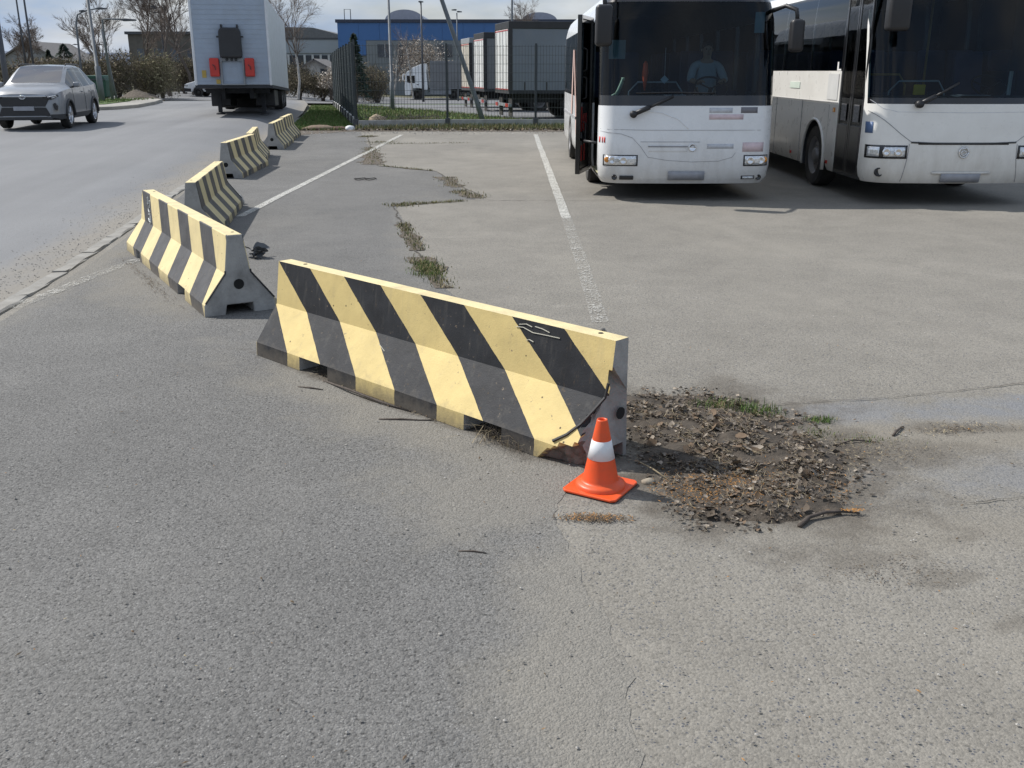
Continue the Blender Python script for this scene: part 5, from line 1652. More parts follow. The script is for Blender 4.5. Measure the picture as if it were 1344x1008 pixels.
b = MB(); b.prism([(-.36, 1.93), (.36, 1.93), (.37, 2.1), (.36, 2.75), (.33, 2.86), (.26, 2.90), (-.26, 2.90), (-.33, 2.86), (-.36, 2.75), (-.37, 2.1)], 'y', -.26, .0); sp_ = b.build('spare_wheel_cover', M['black_plastic'], TL, bevel=.06, segs=4)
b = MB()
for x in (-.26, .26):
    b.box(x - .03, x + .03, -.12, -.02, 2.89, 3.0)
for x in (-.40, .40):
    b.box(x - .04, x + .04, -.14, -.10, 2.58, 2.64)
b.build('bracket', M['black_plastic'], sp_)
for sx in (-1, 1):
    b = MB(); xa = sx * .53 - (.05 if sx < 0 else -.05)
    b.box(xa - .155, xa + .155, -.20, -.0, 1.33, 1.93); rb = b.build('extinguisher_box', M['redbox'], TL, bevel=.04, segs=3)
    b = MB(); b.tube([(xa - .05, -.205, 1.72), (xa + .02, -.215, 1.66), (xa + .04, -.205, 1.55)], .014, 5); b.build('latch', M['black_plastic'], rb)
b = MB()
b.box(-.39, -.34, -.10, .0, 1.06, 1.925); b.box(.34, .39, -.10, .0, 1.06, 1.925); b.box(-.34, .34, -.10, .0, 1.84, 1.925); b.box(-.34, .34, -.10, .0, 1.06, 1.10)
b.build('coupling_frame', M['galv'], TL)
b = MB()
for x in (-.16, 0, .14):
    b.lathe([(.04, -.16), (.05, -.10)], 10, (x, 0, 1.88), 'y')
b.build('air_coupling', M['black_plastic'], TL)
for x, z in ((-.95, 1.30), (-.5, 1.10)):
    b = MB(); b.box(x - .07, x + .07, -.006, .003, z, z + (.24 if x < -.9 else .14)); b.build('yellow_mark', pm('yellow_mark', (.45, .33, .08), .6), TL)
b = MB(); b.box(-.55, -.42, 1.0, 12.4, .62, .97); b.box(.42, .55, 1.0, 12.4, .62, .97)
for y in (1.2, 3, 5, 7, 9, 11):
    b.box(-1.1, 1.1, y, y + .1, .80, .95)
b.build('chassis', M['dark_lining'], TL)
for sx in (-1, 1):
    b = MB(); b.box(sx * .78 - .07, sx * .78 + .07, 2.3, 2.44, .16, .95); b.lathe([(.16, .0), (.16, .05), (.07, .10)], 14, (sx * .78, 2.37, .06)); b.build('landing_leg', M['dark_lining'], TL)
    b = MB(); b.box(sx * .80 - .35, sx * .80 + .35, 3.0, 5.2, .35, .95); b.build('side_locker', M['black_plastic'], TL, bevel=.03)
b = MB(); b.box(-1.16, 1.16, 5.8, 5.86, .28, .98); b.build('mud_flap', M['rubber'], TL)
for y in (7.9, 9.2, 10.5):
    for sx in (-1, 1):
        wh = wheel(TL, sx * 1.0, y, .48, .36, sx, .28, M['rim'])
        wh.location.z = .48 + y * .026 - .02

# ================================================================ curtain trailers in the yard
M['curtain'] = pm('blue_grey_curtain', (.175, .198, .232), .55, var=.08, scale=1.2, dirt=(.20, .20, .20), dirt_amt=.3)
M['curtain2'] = pm('grey_curtain', (.18, .187, .195), .55, var=.1, scale=1.2)
M['reardoor'] = pm('white_rear_door', (.68, .69, .69), .5, var=.06, dirt=(.40, .34, .28), dirt_amt=.4)
M['reardoor2'] = pm('dirty_cream_rear_door', (.58, .54, .46), .5, var=.08, dirt=(.34, .26, .18), dirt_amt=.6)
def curtain_trailer(label, x, y, z, h, cur, rear, rail, L=13.6, rz=-77.3):
    t = thing('curtain_trailer', label, 'trailer', (x, y, z), RAD(rz), 'trailers in the yard behind the fence')
    zb = .95
    b = MB(); b.box(-1.22, 1.22, .05, L, zb + .12, h - .04); b.build('curtain', cur, t)
    b = MB(); b.box(-1.25, 1.25, .0, L + .02, h - .26, h); b.build('roof_rail', rail, t, bevel=.02)
    b = MB(); b.box(-1.26, 1.26, .0, L + .02, zb, zb + .12); b.build('bed_rail', M['dark_lining'], t)
    for sx in (-1, 1):
        b = MB(); b.box(sx * 1.20 - .06, sx * 1.20 + .06, -.012, .14, zb + .10, h - .24); b.build('corner_post', M['black_plastic'], t)
        b = MB(); b.box(min(sx * .01, sx * 1.14), max(sx * .01, sx * 1.14), .0, .05, zb + .12, h - .27); d = b.build('rear_door', rear, t)
        b = MB()
        for xx in (.25, .85):
            b.tube([(sx * xx, -.02, zb + .14), (sx * xx, -.02, h - .34)], .012, 5)
        b.build('lock_rod', M['steel'], d)
    b = MB(); b.box(-1.15, 1.15, -.008, .0, h - .33, h - .29); b.build('red_tape', M['red_lens'], t)
    b = MB(); b.box(-1.15, 1.15, -.008, .0, zb + .13, zb + .17); b.build('red_tape', M['red_lens'], t)
    b = MB(); b.box(-1.2, 1.2, .0, .12, .48, .58); b.build('bumper', M['galv'], t)
    for sx in (-1, 1):
        b = MB(); b.box(sx * .9 - .22, sx * .9 + .22, -.02, .0, .46, .59); b.build('tail_lamp', M['red_lens'], t)
        b = MB(); b.box(sx * .85 - .3, sx * .85 + .3, .14, .17, .1, .80); b.build('mud_flap', M['rubber'], t)
    for k in range(15):
        yy_ = .6 + k * .85
        if yy_ < L - .3:
            b = MB(); b.box(1.219, 1.235, yy_, yy_ + .05, zb + .02, zb + .42); b.build('strap', M['black_plastic'], t)
    b = MB(); b.box(-.5, -.38, .3, L - .5, .6, .95); b.box(.38, .5, .3, L - .5, .6, .95); b.build('chassis', M['dark_lining'], t)
    for k in range(3):
        for sx in (-1, 1):
            wheel(t, sx * 1.0, 2.6 + 1.31 * k, .5, .36, sx, .28, M['rim'])
    b = MB(); b.box(-1.15, 1.15, 9.6, 11.4, .45, .95); b.build('pallet_box', M['dark_lining'], t)
    return t
curtain_trailer('tall curtain trailer with blue grey side and black roof rail behind the fence', -.395, 39.25, .03, 3.52, M['curtain'], M['reardoor'], M['black_plastic'])
curtain_trailer('curtain trailer with a black roof rail between two others', -1.54, 47.2, -.05, 3.50, M['curtain2'], M['reardoor'], M['black_plastic'])
curtain_trailer('curtain trailer with dirty cream rear doors and a pale roof rail', -2.44, 53.2, -.12, 3.52, M['curtain2'], M['reardoor2'], M['galv'])

# ================================================================ tractor unit with grey semi-trailer
TK = thing('truck', 'white articulated truck cab with a grey trailer across the yard', 'truck', (-10.2, 97.5, -.85), 0)
M['cabwhite'] = pm('white_cab_paint', (.84, .86, .87), .4, var=.04, dirt=(.5, .5, .5), dirt_amt=.2)
cab = [(.02, .45), (0, 1.25), (.03, 1.42), (.10, 2.30), (.16, 2.48), (.75, 2.92), (1.35, 3.18), (1.95, 3.32), (2.0, 3.28), (2.18, 1.15), (2.15, .95), (1.75, .92), (1.62, 1.05), (1.15, 1.12), (.72, 1.05), (.58, .92), (.52, .45)]
b = MB(); b.prism(cab, 'y', -1.22, 1.22); b.build('cab', M['cabwhite'], TK, bevel=.05, segs=2)
for sy in (-1, 1):
    b = MB(); y0, y1 = sorted((sy * 1.222, sy * 1.235)); b.prism([(.25, 1.62), (.22, 2.22), (.98, 2.22), (.98, 1.55), (.5, 1.55)], 'y', y0, y1); b.build('side_window', M['black_gloss'], TK)
    b = MB(); b.tube([(.0, sy * 1.22, 2.35), (-.12, sy * 1.35, 2.3), (-.12, sy * 1.37, 1.8)], .05, 6); b.build('mirror', M['cabwhite'], TK)
    b = MB(); y0, y1 = sorted((sy * 1.224, sy * 1.24)); b.box(1.15, 1.35, y0, y1, 1.38, 1.44); b.build('door_handle', M['black_plastic'], TK)
    b = MB(); b.box(2.35, 4.4, sy * 1.0 - .22, sy * 1.0 + .22, .5, 1.0); b.build('side_skirt', M['galv'], TK, bevel=.05)
b = MB(); b.add([(.022, -1.05, 1.50), (.022, 1.05, 1.50), (.085, 1.05, 2.28), (.085, -1.05, 2.28)], [(0, 1, 2, 3)]); b.build('windscreen', M['black_gloss'], TK, solid=.02)
for xx in (1.15, 4.6, 9.5, 10.8, 12.1):
    for sy in (-1, 1):
        b = MB(); b.lathe([(.3, -.17), (.5, -.16), (.5, .16), (.3, .17), (.28, .05 * sy), (.10, .12 * sy), (.001, .15 * sy)], 24, (0, 0, 0), 'y', close=False)
        b.build('wheel', [M['rubber']], TK, smooth=2, loc=(xx, sy * 1.03, .5))
b = MB(); b.box(2.2, 13.5, -.5, .5, .7, 1.05); b.build('chassis', M['dark_lining'], TK)
b = MB(); b.box(2.45, 14.2, -1.25, 1.25, 1.1, 3.55); b.build('trailer_box', M['curtain2'], TK, bevel=.03)
b = MB(); b.box(2.44, 2.52, -1.26, 1.26, 1.08, 3.57); b.build('trailer_front_frame', M['galv'], TK)
b = MB(); b.box(2.40, 14.2, -1.27, 1.27, 1.02, 1.098); b.build('bed_rail', M['galv'], TK)

# ================================================================ white van, half hidden
VN = thing('van', 'white van parked across the road by the brown hedge', 'van', (-24.3, 76.0, -.06), 0)
vp = [(0, .35), (-.02, .72), (.12, .95), (.75, 1.12), (1.30, 1.75), (1.55, 1.95), (1.95, 2.05), (5.2, 2.08), (5.3, 1.9), (5.35, .4), (4.75, .38), (4.6, .68), (4.3, .78), (4.0, .68), (3.85, .38), (1.42, .38), (1.28, .66), (1.0, .76), (.72, .66), (.58, .36)]
b = MB(); b.prism(vp, 'y', -.97, .97); b.build('body', M['white_paint'], VN, bevel=.06, segs=2)
for sy in (-1, 1):
    y0, y1 = sorted((sy * .972, sy * .985))
    b = MB(); b.prism([(.95, 1.20), (1.38, 1.70), (1.95, 1.74), (1.95, 1.20)], 'y', y0, y1); b.build('side_window', M['black_gloss'], VN)
    b = MB(); b.box(1.5, 3.8, y0, y1, .50, .62); b.build('rub_strip', M['black_plastic'], VN)
    b = MB(); b.box(2.08, 2.2, y0, y1, .98, 1.25); b.build('door_handle', M['black_plastic'], VN)
    for xx in (1.0, 4.3):
        b = MB(); b.lathe([(.2, -.1), (.34, -.1), (.34, .1), (.2, .1), (.15, .06 * sy), (.001, .09 * sy)], 20, (0, 0, 0), 'y', close=False); b.build('wheel', M['rubber'], VN, smooth=2, loc=(xx, sy * .85, .34))
b = MB(); b.prism([(-.03, .40), (.5, .40), (.5, .62), (-.02, .66)], 'y', -.98, .98); b.build('bumper', M['black_plastic'], VN, bevel=.03)
b = MB(); b.add([(.80, -.82, 1.18), (.80, .82, 1.18), (1.27, .78, 1.74), (1.27, -.78, 1.74)], [(0, 1, 2, 3)]); b.build('windscreen', M['black_gloss'], VN, solid=.03)
b = MB(); b.box(.04, .3, -.975, -.72, .74, .92); b.build('headlight', M['lens'], VN, bevel=.03)

# ================================================================ mesh fences
M['fence_green'] = pm('dark_fence_paint', (.028, .038, .042), .55, var=.15)
M['plinth'] = pm('plinth_concrete', (.36, .36, .35), .9, bmp=.3, bscale=60, dirt=(.22, .21, .19), dirt_amt=.6)
def panel_mesh(L, h, z0, step=.10, hs=(.02, .3, .58, .86, 1.14, 1.42, 1.70, 1.98, 2.26)):
    b = MB()
    n = int(L / step)
    r = .0055
    for k in range(n + 1):
        x = k * L / n
        b.tube([(x, 0, z0), (x, 0, z0 + h)], r, 3, cap=False)
    for z in hs:
        if z <= h:
            b.tube([(0, .005, z0 + z), (L, .005, z0 + z)], .006, 3, cap=False)
    return b
def fence(name, label, pts, H, plinth, tilt=0):
    x0, y0 = pts[0]
    t = thing(name, label, 'fence', (x0, y0, 0), 0, 'dark mesh fences round the yard')
    for i, (x, y) in enumerate(pts):
        zt = terr(x, y)
        b = MB(); b.box(-.035, .035, -.035, .035, -.05, H + .05); p = b.build('post', M['fence_green'], t, loc=(x - x0, y - y0, zt), bevel=.006)
        b = MB(); b.box(-.075, .075, -.075, .075, -.04, .28); b.build('post_foot', M['darkpole'], p)
        if i + 1 < len(pts):
            xb, yb = pts[i + 1]
            L = math.hypot(xb - x, yb - y); a = math.atan2(yb - y, xb - x)
            pl_ = panel_mesh(L - .1, H - .32, .32).build('mesh_panel', M['fence_green'], t, loc=(x - x0 + .05 * math.cos(a), y - y0 + .05 * math.sin(a), zt), rz=a, fix=False)
            b = MB(); b.box(.08, L - .08, -.03, .03, -.05, plinth); b.build('plinth_board', M['plinth'], t, loc=(x - x0, y - y0, zt), rz=a, bevel=.008)
    return t
fence('mesh_fence', 'dark wire mesh fence with concrete boards along the back of the lot', [(-5.18, 33.15), (-2.18, 33.95), (.80, 34.0), (3.8, 34.05), (6.8, 34.1), (9.8, 34.15)], 2.62, .24)
fence('mesh_fence', 'dark wire mesh fence running away between the grass verge and the yard', [(-5.18 - .512 * k, 33.42 + 2.45 * k) for k in range(10)], 2.72, .26)

# ================================================================ buildings
M['bluewall'] = pm('blue_cladding', (.055, .15, .36), .5, var=.06, scale=.15)
M['greywall'] = pm('grey_green_cladding', (.20, .22, .23), .6, var=.08, scale=.3)
M['parapet'] = pm('dark_parapet', (.035, .045, .075), .5)
M['dome'] = pm('translucent_skylight', (.34, .35, .40), .35, var=.08)
M['palewall'] = pm('pale_panel_wall', (.30, .34, .38), .6, var=.06, scale=.4)
M['windark'] = pm('dark_window_glass', (.05, .06, .075), .12, coat=.6)
M['mullion'] = pm('pale_mullion', (.5, .52, .53), .6)
BB = thing('warehouse', 'blue industrial hall with rounded skylights on its flat roof', 'building', (0, 118, -.9), 0)
for k in range(22):                       # blue cladding panels along the upper wall
    b = MB(); x = -20.0 + k * 2.4; b.box(x, x + 2.38, 0, .25, 6.05, 7.95); b.build('blue_panel', M['bluewall'], BB)
b = MB(); b.box(-20.0, -16.8, .005, .24, 4.4, 6.045); b.build('blue_panel', M['bluewall'], BB)
for k in range(22):
    x = -16.78 + k * 2.3
    b = MB(); b.box(x, x + 2.28, .03, .25, 3.5, 6.03); b.build('grey_panel', M['greywall'], BB)
b = MB(); b.box(-19.98, 33, .26, 40, 0, 7.9); b.build('core', M['greywall'], BB)
b = MB(); b.box(-19.98, 33, .05, .25, 0, 3.48); b.build('lower_wall', M['greywall'], BB)
b = MB(); b.box(-20.2, 33.2, -.15, 40.2, 7.96, 8.3); b.build('parapet', M['parapet'], BB)
for k in range(12):
    x = -15.5 + k * 2.3
    b = MB(); b.box(x, x + 1.7, -.02, .06, 4.2, 5.6); w_ = b.build('window', M['windark'], BB)
    b = MB(); b.box(x + .82, x + .88, -.05, -.022, 4.2, 5.6); b.build('frame', M['mullion'], w_)
for cx, r, hh in ((-12.6, 2.3, 1.25), (3.2, 2.1, .95), (18, 2.2, 1.1)):
    b = MB()
    n = 14
    vs = []; fs = []
    for yv in (3, 34):
        for k in range(n + 1):
            a = PI * k / n
            vs.append((cx + r * math.cos(a), yv, 8.28 + hh * math.sin(a)))
    for k in range(n):
        fs.append((k, k + 1, n + 2 + k, n + 1 + k))
    fs.append(tuple(range(n + 1))); fs.append(tuple(range(n + 1, 2 * n + 2)))
    b.add(vs, fs); b.build('skylight', M['dome'], BB, smooth=2)
b = MB(); b.tube([(-19.2, .5, 8.2), (-19.2, .5, 9.4), (-18.5, .5, 9.4), (-18.5, .5, 8.2)], .05, 5); b.build('roof_ladder', M['darkpole'], BB)
b = MB(); b.box(-.22, .12, 0, .03, 0, .1)
LG = thing('office_block', 'low pale grey office block left of the blue hall', 'building', (-24.2, 124, -.6), 0)
b = MB(); b.box(-8, 4.0, 0, 14, 0, 4.45); b.build('wall', M['palewall'], LG)
b = MB(); b.box(-8.2, 4.1, -.2, 14.2, 4.46, 6.0); b.build('roof_band', M['palewall'], LG)
b = MB(); b.box(-8.3, 4.15, -.3, 14.3, 6.01, 6.2); b.build('parapet', M['darkpole'], LG)
for k in range(12):
    x = -7.7 + k * .98
    b = MB(); b.box(x, x + .72, -.05, .02, 2.2, 4.2); w_ = b.build('window', M['windark'], LG)
    b = MB(); b.box(x + .72, x + .98, -.08, .02, 2.1, 4.3); b.build('mullion', M['mullion'], LG)
M['hill_roof'] = pm('dark_grey_roofing', (.14, .145, .15), .8)
HR = thing('hall_roof', 'dark gently sloping hall roof rising behind the office block', 'building', (-27, 150, -.6), 0)
b = MB(); b.prism([(-12, 0), (-12, 8.6), (-2, 8.4), (3.5, 7.0), (4.0, 6.6), (4, 0)], 'y', 0, 20); b.build('wall', M['hill_roof'], HR)
DB = thing('brick_block', 'dark weathered flat roofed block behind the bare trees', 'building', (-32.2, 92, 0), 0)
b = MB(); b.box(-2.2, 4.5, 0, 8, 0, 4.9); b.build('wall', pm('weathered_render', (.13, .12, .105), .9, var=.3, scale=1.2), DB)
b = MB(); b.box(-2.4, 4.7, -.2, 8.2, 4.91, 5.15); b.build('parapet', M['darkpole'], DB)
for k in range(4):
    b = MB(); b.box(-1.5 + k * 1.5, -.6 + k * 1.5, -.03, .02, 2.6, 3.7); b.build('window', M['windark'], DB)
M['tile'] = pm('weathered_roof_tiles', (.16, .15, .145), .85, var=.2, scale=6)
def house(label, x, y, w, d, hw, hr, mat, roofm, z=0, rz=0):
    t = thing('house', label, 'house', (x, y, z), rz)
    b = MB(); b.prism([(-w / 2, 0), (-w / 2, hw), (0, hr - .1), (w / 2, hw), (w / 2, 0)], 'y', 0, d); b.build('wall', mat, t)
    b = MB()
    for sx in (-1, 1):
        b.add([(sx * (w / 2 + .4), -.4, hw - .25), (0, -.4, hr), (0, d + .4, hr), (sx * (w / 2 + .4), d + .4, hw - .25)], [(0, 1, 2, 3)])
    b.build('roof', roofm, t, solid=.15)
    for k in (-1, 1):
        b = MB(); b.box(k * w * .22 - .4, k * w * .22 + .4, -.03, .02, 1.2, 2.4); b.build('window', M['windark'], t)
    return t
house('grey gabled house with a wide low roof behind the far bushes', -52.0, 110, 6.5, 10, 2.9, 4.7, pm('grey_render', (.27, .275, .28), .9), M['tile'])
house('small pale house with a grey roof behind the white blossom', -18.6, 96, 4.2, 6, 2.2, 3.3, pm('pale_render', (.42, .41, .39), .9), M['tile'], -.4)
house('long low shed with a dark roof under the conifer', -42.5, 96, 9, 5, 2.3, 2.9, M['hill_roof'], pm('black_roof', (.03, .035, .035), .8), 0)

# ================================================================ lamps and poles
def pole(name, label, cat, pts, r, mat, group=None, head=None):
    base = Vector(pts[0])
    t = thing(name, label, cat, tuple(base), 0, group)
    b = MB(); b.tube([Vector(p) - base for p in pts], r, 8); b.build('pole', mat, t, smooth=True)
    if head:
        for (hx, hy, hz, L, dirx) in head:
            b = MB(); p = Vector((hx, hy, hz)) - base
            b.prism([(0, -.03), (dirx * L * .2, -.07), (dirx * L, -.05), (dirx * L, .02), (dirx * L * .3, .06), (0, .03)], 'y', -.11, .11)
            b.build('lamp_head', M['darkpole'], t, loc=tuple(p), bevel=.02)
    return t
G = 'street lamps and poles beyond the road'
pole('street_lamp', 'straight armed street lamp on the pavement island', 'lamp post', [(-19.25, 48.6, .44), (-19.28, 48.6, 4.1), (-19.2, 48.6, 4.14), (-18.35, 48.6, 4.10)], [.075, .045, .04, .035], M['pole_grey'], G, [(-18.4, 48.6, 4.09, .7, 1)])
pole('steel_post', 'short bare steel post leaning beside the straight armed lamp', 'post', [(-19.6, 50, .44), (-19.95, 50, 3.72)], [.06, .05], M['pole_grey'], G)
pole('steel_mast', 'thick tall grey mast on the pavement island', 'mast', [(-19.35, 47.6, .44), (-19.38, 47.6, 2.0), (-19.4, 47.6, 2.02), (-19.5, 47.6, 8.0)], [.15, .14, .085, .06], M['pole_grey'], G)
pole('street_lamp', 'tall street lamp with a bent arm behind the silver car', 'lamp post', [(-26.3, 62, 0), (-26.2, 62, 4.5), (-26.05, 62, 5.0), (-25.6, 62, 5.22), (-24.8, 62, 5.35)], [.08, .06, .05, .04, .035], M['pole_grey'], G, [(-24.85, 62, 5.36, .6, 1), (-25.55, 62, 5.22, .35, -1)])
pole('steel_mast', 'thin dark mast standing before the grey gabled house', 'mast', [(-31.0, 66, 0), (-31.0, 66, 9)], [.075, .055], M['darkpole'], G)
pole('steel_mast', 'slim dark mast rising over the ridge of the gabled house', 'mast', [(-33.4, 70, 0), (-33.4, 70, 9)], [.07, .05], M['darkpole'], G)
pole('timber_post', 'short thick dark post at the road edge beside the car', 'post', [(-19.95, 40.0, .3), (-19.95, 40, 3.75)], [.13, .10], M['darkpole'], G)
pole('flag_pole', 'slim pale metal pole on the lawn behind the fence', 'pole', [(-5.7, 48, -.02), (-5.7, 48, 1.3), (-5.7, 48, 1.32), (-5.72, 48, 8)], [.11, .10, .065, .05], M['pole_grey'], G)
pole('boom_pole', 'long grey pole leaning steeply to the left by the trailers', 'pole', [(-1.08, 37.0, .03), (-1.3, 37, .75), (-2.5, 37, 4.2), (-3.4, 37, 6.8)], [.10, .09, .075, .06], M['pole_grey'], G)
pole('street_lamp', 'dark lamp post behind the white blossom tree', 'lamp post', [(-7.2, 82, -.6), (-7.2, 82, 7.0)], [.09, .06], M['darkpole'], G, [(-7.4, 82, 7.0, .4, 1)])
pole('street_lamp', 'distant pale lamp post with twin heads above the hall', 'lamp post', [(-4.8, 90, -.8), (-4.8, 90, 6.6)], [.08, .05], M['pole_grey'], G, [(-4.8, 90, 6.7, .45, 1), (-4.8, 90, 6.85, .45, -1)])
pole('steel_mast', 'slim pale mast rising behind the tall blue grey trailer', 'mast', [(0.0, 60, -.3), (0, 60, 9)], [.07, .05], M['pole_grey'], G)
fm = pole('floodlight_mast', 'dark floodlight mast among the bare trees', 'mast', [(-27.2, 80, 0), (-27.2, 80, 6.2)], [.11, .08], M['darkpole'], G)
b = MB(); b.tube([(-.55, 0, 6.1), (.55, 0, 6.1)], .05, 5); b.tube([(-.55, 0, 6.4), (.55, 0, 6.5)], .04, 5); b.box(-.6, -.25, -.1, .1, 6.35, 6.6); b.box(.35, .6, -.1, .1, 6.2, 6.6); b.build('floodlight', M['darkpole'], fm)
for x, dx in ((-47.3, -1), (-52.0, 1)):
    pole('street_lamp', 'tiny far lamp post against the sky %s' % ('left of the conifer' if dx < 0 else 'over the house roof'), 'lamp post', [(x, 120, 0), (x, 120, 4.6), (x + dx * .8, 120, 4.75)], [.07, .05, .04], M['pole_grey'], G, [(x + dx * .7, 120, 4.75, .5, dx)])
# recycling containers and soil heap
def container(label, x, y, w, h, mat):
    t = thing('recycling_container', label, 'container', (x, y, .44), 0, 'recycling containers on the pavement')
    b = MB(); b.prism([(-w / 2, .1), (-w / 2 - .05, h * .8), (-w / 2 + .08, h), (w / 2 - .08, h), (w / 2 + .05, h * .8), (w / 2, .1)], 'y', -.5, .5); b.build('tub', mat, t, bevel=.05)
    b = MB(); b.box(-w / 2 - .02, w / 2 + .02, -.53, .53, h * .8, h * .86); b.build('lid_rim', M['darkpole'], t)
    for sx in (-1, 1):
        b = MB(); b.lathe([(.1, -.04), (.1, .04)], 10, (sx * w * .35, -.45, .1), 'x'); b.build('caster', M['rubber'], t)
container('dark green recycling container on the pavement island', -20.8, 51.0, 1.0, 1.15, pm('green_plastic', (.02, .075, .05), .6))
container('faded red container half hidden behind the silver car', -21.9, 50.5, .9, .95, pm('red_plastic', (.32, .06, .045), .6))
b = MB()
def hp(u, v):
    x, y = (u - .5) * 3.4, (v - .5) * 3
    r = math.hypot(x / 1.5, y / 1.4)
    return (x, y, .75 * max(0, 1 - r) ** .7 * (1 + .3 * noise.noise(Vector((x * 2, y * 2, 1)))) - .03)
b.grid(hp, 24, 20)
tag(b.build('soil_heap', M['soil'], None, smooth=True, loc=(-22.9, 62, 0)), 'low brown soil heap at the roadside before the hedge', 'soil heap')

# ================================================================ trees and shrubs
M['bark'] = pm('grey_brown_bark', (.115, .095, .080), .95, var=.25, scale=6, bmp=.3)
M['birch'] = pm('birch_bark', (.42, .40, .37), .9, var=.35, scale=5)
M['twigs'] = pm('fine_twigs', (.155, .125, .105), .95, var=.2, scale=3)
def bare_tree(name, label, x, y, z, h, seed, trunk_r=.14, spread=.55, levels=5, mat=None, lean=0, n0=9, droop=0):
    r = random.Random(seed)
    T_ = MB(); Cn = MB()
    t = thing(name, label, 'tree', (x, y, z), 0, 'bare trees behind the road')
    def grow(p, d, L, rad, lev):
        pts = [p]; rads = [rad]
        n = 4 if lev < 3 else 3
        dd = d.copy()
        for k in range(n):
            dd = (dd + Vector((r.gauss(0, .10), r.gauss(0, .10), r.gauss(.05, .06) - droop * (lev >= 3) * .25))).normalized()
            pts.append(pts[-1] + dd * (L / n)); rads.append(rad * (1 - .6 * (k + 1) / n))
        (T_ if lev == 0 else Cn).tube(pts, rads, 6 if lev == 0 else (4 if lev < 2 else 3), cap=False)
        if lev >= levels:
            return
        kids = n0 if lev == 0 else r.choice((4, 4, 5, 6))
        for k in range(kids):
            tt = r.uniform(.35 if lev == 0 else .2, 1.0)
            i = min(n - 1, int(tt * n)); f = tt * n - i
            q = pts[i].lerp(pts[i + 1], f)
            a = r.uniform(0, 6.28)
            o = dd.orthogonal().normalized(); o.rotate(Matrix.Rotation(a, 3, dd))
            nd = (dd * r.uniform(.75, 1.1) + o * spread * r.uniform(.6, 1.3)).normalized()
            grow(q, nd, L * r.uniform(.42, .66) * (1.15 - .4 * tt if lev == 0 else 1), max(.007, rads[i] * .5), lev + 1)
    grow(Vector((0, 0, 0)), Vector((lean, 0, 1)).normalized(), h * .62, trunk_r, 0)
    T_.build('trunk', mat or M['bark'], t, smooth=True, fix=False)
    Cn.build('crown', M['twigs'], t, fix=False)
    return t
bare_tree('bare_tree', 'leaning bare tree left of the box trailer', -25.4, 75, 0, 9.5, 3, .16, .5, 5, lean=-.12)
bare_tree('bare_tree', 'upright bare tree close to the left edge of the box trailer', -25.2, 80, 0, 10.5, 5, .15, .45, 5)
bare_tree('bare_tree', 'wide bare tree above the brown hedge', -29.0, 80, 0, 9.0, 8, .15, .6, 5, lean=-.08)
bare_tree('bare_tree', 'slim bare tree at the hedge end near the straight armed lamp', -28.0, 70, 0, 7.0, 11, .11, .5, 5)
bare_tree('birch_tree', 'bare birch with drooping twigs right of the box trailer', -15.9, 75, -.2, 8.2, 14, .12, .5, 4, M['birch'], droop=.5)
bare_tree('bare_tree', 'dense bare tree rising behind the roof of the box trailer', -19.0, 84, -.2, 9.6, 17, .15, .55, 5)
bare_tree('bare_tree', 'bare tree tops showing above the yard trailers', 1.7, 105, -.9, 9.6, 20, .15, .6, 5)
bare_tree('bare_tree', 'thin bare tree in front of the blue hall beside the slim pole', -10.6, 90, -.6, 7.0, 23, .09, .45, 3, M['birch'], n0=6)
bare_tree('bare_tree', 'small leafless tree before the blue hall under a skylight', -9.0, 92, -.6, 7.5, 27, .09, .4, 3, M['birch'], n0=6)
bare_tree('bare_tree', 'small bare tree at the left by the thick dark post', -34.5, 72, 0, 5.5, 31, .10, .6, 5)
LEAFY = {}
def shrub(name, label, x, y, z, rx, ry, h, seed, mats, n, s0, s1, stemmat=None, cat='shrub', group='shrubs along the far road', base=.0, wts=None):
    r = random.Random(seed)
    t = thing(name, label, cat, (x, y, z), 0, group)
    b = MB()
    for k in range(9):
        a = r.uniform(0, 6.28); q = r.uniform(.2, .75)
        b.tube([(r.uniform(-.15, .15), r.uniform(-.15, .15), 0), (rx * q * .5 * math.cos(a), ry * q * .5 * math.sin(a), h * .4), (rx * q * math.cos(a), ry * q * math.sin(a), h * r.uniform(.6, .95))], [.05, .03, .01], 4, cap=False)
    b.build('stems', stemmat or M['bark'], t, fix=False)
    f = MB()
    lobes = [(r.uniform(-.6, .6) * rx, r.uniform(-.6, .6) * ry, h * r.uniform(.35, .8), r.uniform(.3, .55)) for _ in range(12)]
    for _ in range(n):
        lx_, ly_, lz_, lr = r.choice(lobes)
        d = Vector((r.gauss(0, 1), r.gauss(0, 1), r.gauss(0, 1))).normalized() * (r.random() ** .45)
        px_, py_, pz_ = lx_ + d.x * rx * lr * 1.3, ly_ + d.y * ry * lr * 1.3, lz_ + d.z * h * lr * .85
        if pz_ < base or pz_ > h * 1.1:
            pz_ = r.uniform(base, h * .6)
        s = r.uniform(s0, s1)
        u = Vector((r.gauss(0, 1), r.gauss(0, 1), r.gauss(0, 1))).normalized(); v = u.orthogonal().normalized()
        if r.random() < .65:                      # twig
            u = (u * .7 + Vector((0, 0, .75))).normalized(); v = u.orthogonal().normalized()
            e = u * s * 3.4; w = v * s * .10
        else:
            e = u * s; w = v * s * .55
        p = Vector((px_, py_, pz_))
        f.add([p - e, p + w, p + e, p - w], [(0, 1, 2, 3)], r.randrange(len(mats)) if not wts else r.choices(range(len(mats)), wts)[0])
    f.build('foliage', mats, t, fix=False)
    return t
